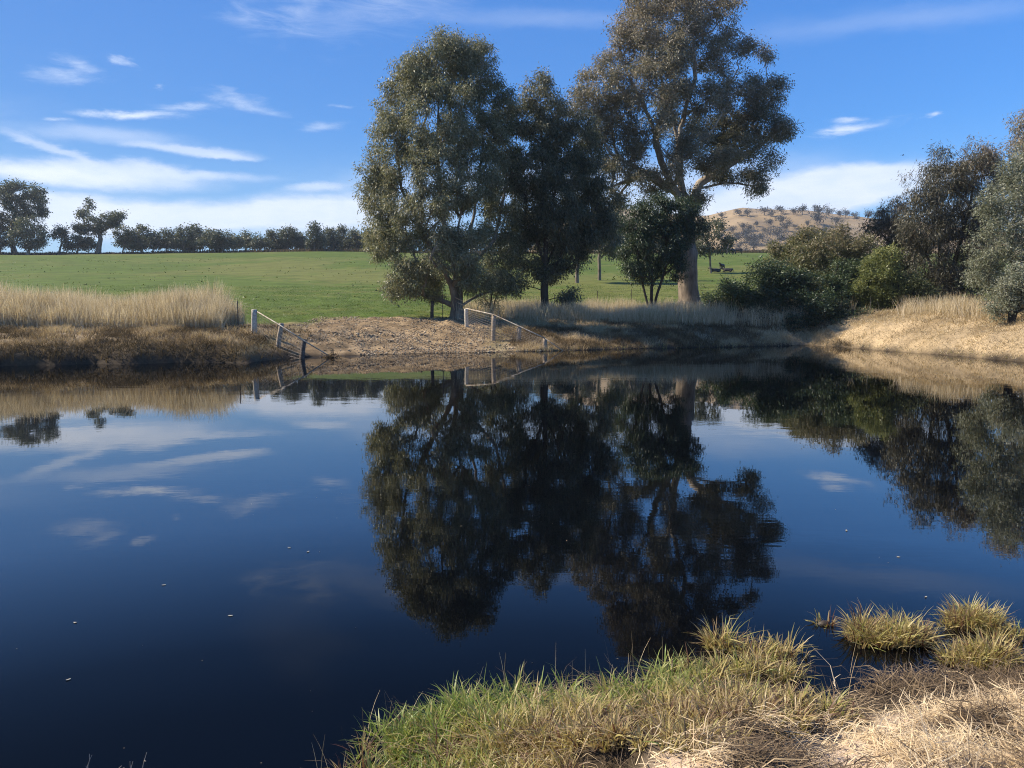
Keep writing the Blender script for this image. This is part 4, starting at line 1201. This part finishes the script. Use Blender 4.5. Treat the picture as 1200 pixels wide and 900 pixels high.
# tussocks standing in the water
def tussock(px, py, rx, ry, label, seed, n, H=.21):
    rng = np.random.default_rng(seed)
    cx, cy = at0(px, py + ry * .7)
    sx = rx / FPX * cy * 1.05; sy = sx * .62
    k = n
    a = rng.uniform(0, 6.28, k); r = np.sqrt(rng.uniform(0, 1, k)) * (1 + .2 * np.sin(a * 3 + seed))
    X = np.cos(a) * r * sx; Y = np.sin(a) * r * sy
    keep = rng.uniform(0, 1, k) < .3 + .7 * sstep(.38, .55, fbm((X + cx) * 7, (Y + cy) * 7, seed, 3))
    X, Y, r, a = X[keep], Y[keep], r[keep], a[keep]; k = len(X)
    root = thing('grass_tussock', (cx, cy, 0), label, 'tussock', 'tussocks standing in the water')
    nt = max(4, int(n / 22)); X = X[:nt]; Y = Y[:nt]; r = r[:nt]
    Hh = H * (.45 + .9 * fbm((X + cx) * 8, (Y + cy) * 8, seed + 5, 2)) * (1 - .3 * r) * rng.uniform(.75, 1.2, len(X))
    ti = np.where(rng.uniform(0, 1, len(X)) < .3, rng.uniform(.02, .22, len(X)), rng.uniform(.34, .62, len(X)))
    V1, F1, T1 = tufts(rng, np.stack([X, Y, np.full(len(X), -.02)], 1), 17, Hh, (.004, .011), .045, ti, .16)
    k2 = max(3, nt // 6)
    a = rng.uniform(0, 6.28, k2); r = np.sqrt(rng.uniform(0, 1, k2))
    V, F, T = blades(rng, np.stack([np.cos(a) * r * sx, np.sin(a) * r * sy, np.full(k2, -.03)], 1), rng.uniform(.7, 1.25, k2) * H, rng.uniform(.002, .0045, k2), rng.uniform(.05, .7, k2), a, rng.uniform(.2, .4, k2), seg=5)
    V = V.reshape(k2, 12, 3); F = None
    Fb = np.concatenate([(np.arange(k2) * 12)[:, None] + np.array([[2 * i, 2 * i + 1, 2 * i + 3, 2 * i + 2]]) for i in range(5)], 0)
    link('blades', np_mesh('blades', np.concatenate([V1, V.reshape(-1, 3)]), 4, np.concatenate([F1, Fb + len(V1)]), {'tint': np.concatenate([T1, T])}, mats=[M_GREENBLADE]), root)
    # dead mat at the water line
    mm = bmesh.new()
    bmesh.ops.create_icosphere(mm, subdivisions=3, radius=1)
    for v in mm.verts:
        q = v.co
        f_ = 1 + .25 * (float(fbm(np.array([q.x * 3 + seed]), np.array([q.y * 3 + q.z * 2]), 5, 2)[0]) - .5)
        v.co = (q.x * sx * .9 * f_, q.y * sy * .9 * f_, q.z * .035 - .01)
    me = bpy.data.meshes.new('root_mat'); mm.to_mesh(me); mm.free(); me.materials.append(M_MUD)
    for p in me.polygons: p.use_smooth = True
    link('root_mat', me, root)
M_MUD = plain_mat('wet_mud', (.03, .022, .014), (.07, .05, .03), rough=.6, bump=.6)
tussock(1040, 738, 46, 15, 'wide olive tussock standing alone in the water, left of the others', 241, 2600)
tussock(1140, 722, 32, 14, 'upright tussock with tall tips, farther back on the right', 242, 1500)
tussock(1155, 765, 42, 15, 'spreading tussock touching the near shore at the right', 243, 2200)
tussock(966, 728, 9, 5, 'tiny sprig of dead stems left of the wide olive tussock', 244, 40, H=.13)
tussock(1186, 742, 20, 9, 'small sparse tussock cut by the right edge region', 245, 260, H=.2)
tussock(900, 758, 34, 14, 'reddish-brown tussock rising from the shallows beyond the shore grass', 246, 800, H=.2)
tussock(852, 752, 22, 10, 'spiky pale tussock in the shallows near the tall gum reflection', 247, 380, H=.22)

# specks of seed and scum drifting near the bank
rng = np.random.default_rng(261)
n = 700
X = rng.uniform(-3, 3.5, n); Y = rng.uniform(3, 9, n); sd = pond_sd(X, Y)
k = (sd < 0) & (rng.uniform(0, 1, n) < .08 + .9 * np.exp(sd / .25)) 
X, Y = X[k], Y[k]; n = len(X)
V, F, T = leaves(rng, np.stack([X, Y, np.full(n, .003)], 1), np.stack([rng.normal(size=n), rng.normal(size=n), np.full(n, .0)], 1), rng.uniform(.004, .014, n), rng.uniform(.002, .006, n), rng.uniform(.3, 1, n))
V[:, 2] = np.clip(V[:, 2], .002, .006)
tag(link('floating_specks', np_mesh('floating_specks', V, 4, F, {'tint': T}, mats=[M_STRAW])), 'specks of seed and scum floating along the near shore', 'debris', kind='stuff')

# drowned twigs at the lower left
M_TWIG = plain_mat('grey_twig', (.2, .16, .12), (.36, .31, .25), rough=.8, scale=60)
def twig(px, py, label, seed, n, h):
    rng = np.random.default_rng(seed)
    cx, cy = at0(px, py)
    pos = [np.array([cx, cy, -.05])]; par = [-1]; rad = [.004]
    for i in range(n):
        prev = 0; p = np.array([cx + rng.normal(0, .05), cy + rng.normal(0, .04), -.04]); pos.append(p); par.append(0); rad.append(.004); prev = len(pos) - 1
        d = unit(np.array([rng.normal(0, .5), rng.normal(0, .3), 1.]))
        for j in range(5):
            d = unit(d + rng.normal(0, .3, 3) * np.array([1, 1, .3])); p = p + d * h / 5
            pos.append(p); par.append(prev); rad.append(.0035 * (1 - j / 6)); prev = len(pos) - 1
            if j in (1, 3):
                q = p + unit(d + rng.normal(0, .8, 3)) * h * .22
                pos.append(q); par.append(prev); rad.append(.0016)
    pos = np.array(pos)
    me = tube_mesh('twig', pos, np.array(par), np.array(rad), np.arange(len(pos)) > 0, 5, M_TWIG, (cx, cy, 0))
    tag(link('twig', me, loc=(cx, cy, 0)), label, 'twig', 'twigs poking out of the water')
twig(150, 925, 'bare branching twigs breaking the dark water at the bottom left', 251, 8, .17)
twig(107, 905, 'bent single twig left of the branching ones at the bottom left', 252, 1, .12)
twig(203, 912, 'short forked twig right of the branching ones at the bottom left', 253, 2, .10)

# leaves floating on the dam
M_FLOAT = plain_mat('floating_leaf', (.28, .23, .16), (.5, .44, .34), rough=.5, scale=80)
FL = [(339, 642, 'brightest floating leaf, left of the broad gum reflection'), (361, 647, 'dull floating leaf just right of the brightest one'), (88, 730, 'floating leaf low on the left over dark water'),
      (80, 797, 'floating leaf near the lower left corner'), (192, 686, 'floating leaf on the left over the cloud reflection'), (992, 622, 'floating leaf right of the tall gum reflection'),
      (1053, 653, 'floating leaf above the upright tussock'), (270, 722, 'small floating leaf in the dark left water'), (1085, 700, 'floating leaf between the two larger tussocks'), (520, 855, 'floating leaf beside the marsh grass')]
for i, (px, py, lab) in enumerate(FL):
    x, y = at0(px, py)
    bm = bmesh.new()
    s = rr.uniform(.008, .013) * (y / 7) ** .5
    vs = [bm.verts.new((math.cos(q) * s * 1.6, math.sin(q) * s * .7, .004 + .25 * s * math.cos(q) ** 2)) for q in [k_ * math.pi / 4 for k_ in range(8)]]
    lo = [bm.verts.new((v.co.x, v.co.y, v.co.z - .002)) for v in vs]
    bm.faces.new(vs); bm.faces.new(lo[::-1])
    for k_ in range(8):
        bm.faces.new((vs[k_], lo[k_], lo[(k_ + 1) % 8], vs[(k_ + 1) % 8]))
    me = bpy.data.meshes.new('floating_leaf'); bm.to_mesh(me); bm.free(); me.materials.append(M_FLOAT)
    o = link('floating_leaf', me, loc=(x, y, 0)); o.rotation_euler = (0, 0, rr.uniform(0, 3))
    tag(o, lab, 'leaf', 'leaves floating on the dam')

# ------------------------------------------------------------------ fences
M_POSTW = plain_mat('whitewashed_post', (.30, .25, .19), (.60, .55, .45), rough=.8, scale=14, bump=.4)
M_POSTT = plain_mat('weathered_timber', (.19, .14, .095), (.44, .35, .25), rough=.85, scale=9, bump=.8)
M_POSTD = plain_mat('dark_timber', (.05, .038, .03), (.13, .10, .08), rough=.9, scale=9, bump=.8)
M_WIRE = plain_mat('fence_wire', (.10, .08, .065), (.2, .17, .14), rough=.6, metal=.3, scale=30)
M_PIPE = plain_mat('weathered_pipe', (.22, .16, .11), (.52, .47, .38), rough=.7, scale=5)
M_STEEL = plain_mat('steel_picket', (.035, .03, .028), (.07, .05, .045), rough=.7, scale=20)

def tube(pts, radii, sides=10, jitter=0.0, seed=0, cap=True):
    rng = np.random.default_rng(seed)
    pts = np.array(pts, float); n = len(pts)
    a = np.linspace(0, 2 * np.pi, sides, endpoint=False)
    V = []
    prof = 1 + rng.normal(0, jitter, sides)
    for i in range(n):
        d = pts[min(i + 1, n - 1)] - pts[max(i - 1, 0)]
        d /= np.linalg.norm(d)
        ref = np.array([0, 1., 0]) if abs(d[1]) < .9 else np.array([1., 0, 0])
        s = np.cross(d, ref); s /= np.linalg.norm(s); q = np.cross(d, s)
        V.append(pts[i] + (np.cos(a)[:, None] * s + np.sin(a)[:, None] * q) * (radii[i] * prof * (1 + rng.normal(0, jitter * .4, sides)))[:, None])
    V = [v for blk in V for v in blk]
    F = []
    for i in range(n - 1):
        for k in range(sides):
            k2 = (k + 1) % sides
            F.append((i * sides + k, i * sides + k2, (i + 1) * sides + k2, (i + 1) * sides + k))
    if cap:
        F.append(tuple(range(sides))[::-1]); F.append(tuple(range((n - 1) * sides, n * sides)))
    return V, F

def mesh_from(name, parts, m_, smooth=True):
    V = []; F = []
    for v, f in parts:
        o = len(V); V += [tuple(x) for x in v]; F += [tuple(i + o for i in q) for q in f]
    me = bpy.data.meshes.new(name)
    me.from_pydata(V, [], F); me.materials.append(m_)
    for p in me.polygons: p.use_smooth = smooth and len(p.vertices) == 4
    me.update()
    return me

def post(root, o, p0, p1, r, m_, name='post', seed=1, bend=0.0, label=None):
    p0 = np.array(p0); p1 = np.array(p1)
    n = 7; pts = []; rad = []
    side = np.array([1., 0, 0])
    for i in range(n):
        s = i / (n - 1)
        pts.append(p0 + (p1 - p0) * s + side * bend * math.sin(math.pi * s) - o); rad.append(r * (1.06 - .14 * s))
    pts.append(pts[-1] + (p1 - p0) / np.linalg.norm(p1 - p0) * .015); rad.append(r * .72)
    ob = link(name, mesh_from(name, [tube(pts, rad, 10, .06, seed)], m_), root)
    if label: ob['label'] = label
    return p1

def star_picket(root, o, p, h, seed):
    """steel Y picket: three thin fins"""
    parts = []
    for k in range(3):
        a = k * 2.094 + .4; dx, dy = math.cos(a) * .022, math.sin(a) * .022; nx_, ny_ = -math.sin(a) * .004, math.cos(a) * .004
        base = [(0 - nx_, 0 - ny_), (dx - nx_, dy - ny_), (dx + nx_, dy + ny_), (nx_, ny_)]
        v = [(p[0] - o[0] + b[0], p[1] - o[1] + b[1], p[2] - o[2] + z) for z in (-.3, h) for b in base]
        parts.append((v, [(0, 1, 2, 3)[::-1], (4, 5, 6, 7), (0, 1, 5, 4), (1, 2, 6, 5), (2, 3, 7, 6), (3, 0, 4, 7)]))
    link('picket', mesh_from('picket', parts, M_STEEL, False), root)

def wire(pts, r=.004, sag=.02, n=6):
    out = []
    for a, b in zip(pts[:-1], pts[1:]):
        a = np.array(a); b = np.array(b)
        for i in range(n):
            s = i / n; c = a + (b - a) * s; c[2] -= sag * 4 * s * (1 - s); out.append(c)
    out.append(np.array(pts[-1]))
    return tube(out, [r] * len(out), 4, cap=False)

def P3(px, py, D):
    return np.array(at(px, py, D))

# left fence
o = P3(298, 405, 34); o[2] = hz(o[0], 34)
fl = thing('dam_fence', o, 'left fence stepping down into the water, squared pale strainer post and sloping pipe', 'fence')
post(fl, o, (o[0], 34, o[2] - .3), P3(298, 363, 34), .125, M_POSTW, 'strainer_post', 1, label='stout whitish strainer post')
p2 = P3(330, 379, 33); b2 = P3(324, 418, 32.9); post(fl, o, b2 - np.array([0, 0, .3]), p2, .10, M_POSTT, 'post', 2, bend=-.03)
p3 = P3(356.5, 398, 32); b3 = P3(353, 424, 31.8); post(fl, o, b3 - np.array([-.02, 0, .5]), p3, .105, M_POSTD, 'post', 3, bend=-.04)
end = P3(386, 417, 32.5)
top1 = P3(301, 365, 33.95)
link('pipe', mesh_from('pipe', [tube([top1 - o, P3(328, 381, 33) - o + [0, -.12, .02], P3(356, 399, 32) - o + [0, -.12, .02]], [.026] * 3, 8), tube([P3(356, 399, 32) - o + [0, -.12, .02], end - o], [.024, .022], 8)], M_PIPE), fl)
ws = []
for k in range(1, 9):
    s = k / 9
    A = top1 * (1 - s) + np.array([top1[0], top1[1], o[2] + .05]) * s
    B = p2 * (1 - s) + (b2 + [0, 0, .08]) * s
    C_ = p3 * (1 - s) + (b3 + [0, 0, .02]) * s
    ws.append(wire([A - o, B - o + [0, -.09, 0], C_ - o + [0, -.09, 0]], .006, .015))
for a, b, n_ in ((top1, p2, 9), (p2, p3, 8)):
    la = np.array([top1[0], top1[1], o[2] + .05]) if a is top1 else b2; lb = b2 if b is p2 else b3
    for k in range(1, n_):
        s = k / n_
        ws.append(wire([a * (1 - s) + b * s - o + [0, -.09, 0], la * (1 - s) + lb * s - o + [0, -.09, .03]], .004, 0, 1))
ws.append(wire([b2 - o + [0, 0, .2], b3 - o + [0, 0, .12], end - o + [0, 0, .05], end - o + [1.2, .4, -.05]], .008, .03))
link('mesh_panel', mesh_from('mesh_panel', ws, M_WIRE), fl)
# flotsam caught on the end of the pipe
rng = np.random.default_rng(270)
nd = 260
Pn = rng.normal(0, 1, (nd, 3)) * np.array([.16, .12, .10]) + (P3(388, 419, 32.5) - o); Pn[:, 2] = np.clip(Pn[:, 2], -o[2] - .02, .5)
V, F, T = leaves(rng, Pn, rng.normal(size=(nd, 3)), rng.uniform(.08, .3, nd), rng.uniform(.015, .05, nd), rng.uniform(0, .5, nd))
tag(link('flotsam', np_mesh('flotsam', V, 4, F, {'tint': T}, mats=[M_STRAW]), loc=o), 'dark wad of debris caught where the left pipe meets the water', 'debris')
# steel pickets and wires running back from the left strainer
fo = P3(279, 390, 36); fo[2] = hz(fo[0], 36)
wf = thing('wire_fence', fo, 'thin wire fence on dark steel pickets behind the tall dry grass', 'fence')
pk = []
for px, D in ((279, 36), (264, 37.5), (248, 39), (200, 41.5), (155, 43.5), (105, 45.5), (50, 47.5), (-10, 49.5)):
    q = P3(px, 380, D); q[2] = hz(q[0], D); pk.append(q)
    star_picket(wf, fo, q, 1.25, px)
wl = [wire([np.array([o[0], 34.1, o[2] + z_]) - fo] + [q + [0, 0, z_] - fo for q in pk], .0045, .01, 4) for z_ in (.4, .75, 1.1, 1.2)]
link('wires', mesh_from('wires', wl, M_WIRE), wf)

# right fence
o = P3(547, 392, 41.2); o[2] = hz(o[0], 41.2)
fr = thing('dam_fence', o, 'right fence of leaning grey posts under a long sloping pale pipe', 'fence')
t1 = P3(546, 362, 41.2)
post(fr, o, (o[0], 41.2, o[2] - .3), t1, .10, M_POSTW, 'strainer_post', 5, label='pale upright post at the top of the pipe')
t2 = P3(578.5, 369.5, 38.9); b2 = P3(576, 410, 38.7); post(fr, o, b2 - np.array([0, 0, .4]), t2, .10, M_POSTT, 'post', 6, bend=.03)
t3 = P3(608.5, 384, 38.6); b3 = P3(603, 411, 38.3); post(fr, o, b3 - np.array([0, 0, .4]), t3, .125, M_POSTT, 'post', 7, bend=.06)
t4 = P3(638.5, 397, 37.6); b4 = P3(634, 412, 37.4); post(fr, o, b4 - np.array([0, 0, .4]), t4, .12, M_POSTT, 'post', 8, bend=.05)
e4 = P3(660, 411.5, 37.6)
off = np.array([0, -.13, .03])
link('pipe', mesh_from('pipe', [tube([t1 - o + off, t2 - o + off, t3 - o + off + [.12, 0, -.02], t4 - o + off], [.028] * 4, 8), tube([t4 - o + off, e4 - o], [.02, .018], 8)], M_PIPE), fr)
ws = []
T_ = [t1, t2, t3, t4]; B_ = [np.array([o[0], 41.2, o[2] + .05]), b2 + [0, 0, .25], b3 + [0, 0, .1], b4 + [0, 0, .03]]
for k in range(1, 11):
    s = k / 11
    ws.append(wire([T_[i] * (1 - s) + B_[i] * s - o + [0, -.09, 0] for i in range(4)], .008, .012))
for i in range(3):
    for k in range(1, 11):
        s = k / 11
        ws.append(wire([T_[i] * (1 - s) + T_[i + 1] * s - o + [0, -.09, 0], B_[i] * (1 - s) + B_[i + 1] * s - o + [0, -.09, 0]], .005, 0, 1))
link('mesh_panel', mesh_from('mesh_panel', ws, M_WIRE), fr)
# short dark fence running back from it
bo = P3(506, 382, 45); bo[2] = hz(bo[0], 45)
bf = thing('wire_fence', bo, 'short wire fence from a dark timber post to the pale upright post', 'fence')
post(bf, bo, bo - np.array([0, 0, .3]), P3(506.5, 353, 45), .10, M_POSTD, 'timber_post', 9)
pk = [bo]
for px, D in ((519, 43.8), (533, 42.5)):
    q = P3(px, 385, D); q[2] = hz(q[0], D); pk.append(q); star_picket(bf, bo, q, 1.3, px)
pk.append(np.array([o[0], 41.3, o[2]]))
link('wires', mesh_from('wires', [wire([q + [0, 0, z_] - bo for q in pk], .0045, .01, 4) for z_ in (.25, .5, .75, 1.0, 1.2)] + [wire([bo - bo + [0, 0, 1.25], pk[1] - bo + [0, 0, .9]], .012, 0, 1)], M_WIRE), bf)
# picket line along the back of the grass strip
go = P3(594, 362, 52); go[2] = hz(go[0], 52)
gf = thing('wire_fence', go, 'faint picket fence along the back of the grass under the big trees', 'fence')
pk = []
for i, (px, D) in enumerate(((594, 50), (650, 52), (700, 54), (740, 56), (860, 58), (905, 60))):
    q = P3(px, 362, D); q[2] = hz(q[0], D); pk.append(q); star_picket(gf, go, q, 1.25, px)
link('wires', mesh_from('wires', [wire([q + [0, 0, z_] - go for q in pk], .0045, .01, 4) for z_ in (.4, .8, 1.15)], M_WIRE), gf)

# ------------------------------------------------------------------ cattle
M_COW = plain_mat('black_hide', (.012, .010, .010), (.028, .022, .02), rough=.6, scale=5)
def cow(px, D, rot, label, lying=False, graze=False, s=1.0):
    x = (px - 600) / FPX * D
    sink = -.62 if lying else 0
    joints = [ # name, pos, radius, parent
        ((.0, 0, 1.05), .34, None), ((.55, 0, 1.08), .33, 0), ((-.55, 0, 1.06), .33, 0), ((-.85, 0, 1.1), .24, 2), ((.85, 0, 1.15), .25, 1)]
    if graze:
        joints += [((1.1, 0, .85), .17, 4), ((1.28, 0, .45), .13, 5), ((1.38, 0, .2), .075, 6)]
    else:
        joints += [((1.12, 0, 1.35), .17, 4), ((1.38, 0, 1.5), .13, 5), ((1.66, 0, 1.32), .075, 6)]
    e = len(joints)
    joints += [((1.32 if not graze else 1.15, .2, 1.55 if not graze else .62), .04, 6), ((1.32 if not graze else 1.15, -.2, 1.55 if not graze else .62), .04, 6)]
    joints += [((-1.0, 0, .95), .035, 3), ((-1.03, 0, .45), .04, e + 2)]
    for sx_, hip in ((.62, 1), (-.7, 2)):
        for sy_ in (-1, 1):
            k_ = len(joints)
            if lying:
                joints += [((sx_, sy_ * .26, .85), .14, hip), ((sx_ + .25, sy_ * .36, .72), .09, k_), ((sx_ + .45, sy_ * .38, .68), .06, k_ + 1)]
            elif sx_ > 0:
                joints += [((sx_, sy_ * .2, .78), .14, hip), ((sx_ + .02, sy_ * .2, .42), .075, k_), ((sx_, sy_ * .2, .05), .06, k_ + 1)]
            else:
                joints += [((sx_ + .08, sy_ * .2, .75), .17, hip), ((sx_ - .12, sy_ * .2, .42), .075, k_), ((sx_ - .05, sy_ * .2, .05), .06, k_ + 1)]
    me = bpy.data.meshes.new('cow')
    me.from_pydata([j[0] for j in joints], [(j[2], i) for i, j in enumerate(joints) if j[2] is not None], [])
    me.materials.append(M_COW)
    ob = link('cow', me, loc=(x, D, hz(x, D) + sink * s))
    md = ob.modifiers.new('skin', 'SKIN')
    for i, j in enumerate(joints):
        me.skin_vertices[0].data[i].radius = (j[1], j[1])
    me.skin_vertices[0].data[0].use_root = True
    md.use_smooth_shade = True
    sb = ob.modifiers.new('subd', 'SUBSURF'); sb.levels = 1; sb.render_levels = 1
    ob.rotation_euler = (0, 0, rot); ob.scale = (s, s, s)
    tag(ob, label, 'cow', 'black cattle in the paddock')
cow(837, 112, 3.3, 'black cow lying on the grass, nearest the shaggy gum trunk', lying=True, s=.7)
cow(851, 112, 2.8, 'black cow lying on the right of the pair', lying=True, s=.68)
cow(844, 117, 4.0, 'black cow standing just behind the lying pair', s=.62)
cow(853, 178, .2, 'tiny black cow grazing high on the paddock', graze=True)
cow(862, 182, 2.8, 'farthest black cow, right of the other tiny grazing one', graze=True)

# bird
bx, by, bz = at(1058, 182, 90)
bm = bmesh.new()
pts = [(-.14, 0, 0), (0, 0, .035), (.14, 0, 0), (0, 0, -.035), (0, .035, 0), (0, -.035, 0)]
vs = [bm.verts.new(p) for p in pts]
for q in ((0, 1, 4), (1, 2, 4), (2, 3, 4), (3, 0, 4), (1, 0, 5), (2, 1, 5), (3, 2, 5), (0, 3, 5)):
    bm.faces.new([vs[i] for i in q])
for s in (-1, 1):
    w_ = [bm.verts.new(p) for p in ((.05, s * .02, .01), (-.05, s * .02, .01), (-.10, s * .2, .07), (-.16, s * .36, .04), (.02, s * .2, .08))]
    bm.faces.new([w_[0], w_[1], w_[2], w_[4]]); bm.faces.new([w_[4], w_[2], w_[3]])
me = bpy.data.meshes.new('bird'); bm.to_mesh(me); bm.free(); me.materials.append(M_COW)
tag(link('bird', me, loc=(bx, by, bz)), 'tiny dark bird flying above the dry hill', 'bird')
# ------------------------------------------------------------------ air between here and the hill
m, t = mat('thin_haze')
out = t.n('ShaderNodeOutputMaterial')
vol = t.n('ShaderNodeVolumePrincipled', _Density=HAZE, _Anisotropy=0.3)
vol.inputs['Color'].default_value = (.80, .88, 1.0, 1)
t.l(vol.outputs[0], out.inputs['Volume'])
bm = bmesh.new()
bmesh.ops.create_cube(bm, size=1)
for v in bm.verts:
    v.co = (v.co.x * 2020, 720 + v.co.y * 1590, 54 + v.co.z * 122)
me = bpy.data.meshes.new('haze'); bm.to_mesh(me); bm.free(); me.materials.append(m)
if HAZE > 0:
    tag(link('haze', me), kind='stuff')
print('total faces', sum(len(o.data.polygons) for o in COL.objects if o.type == 'MESH'))
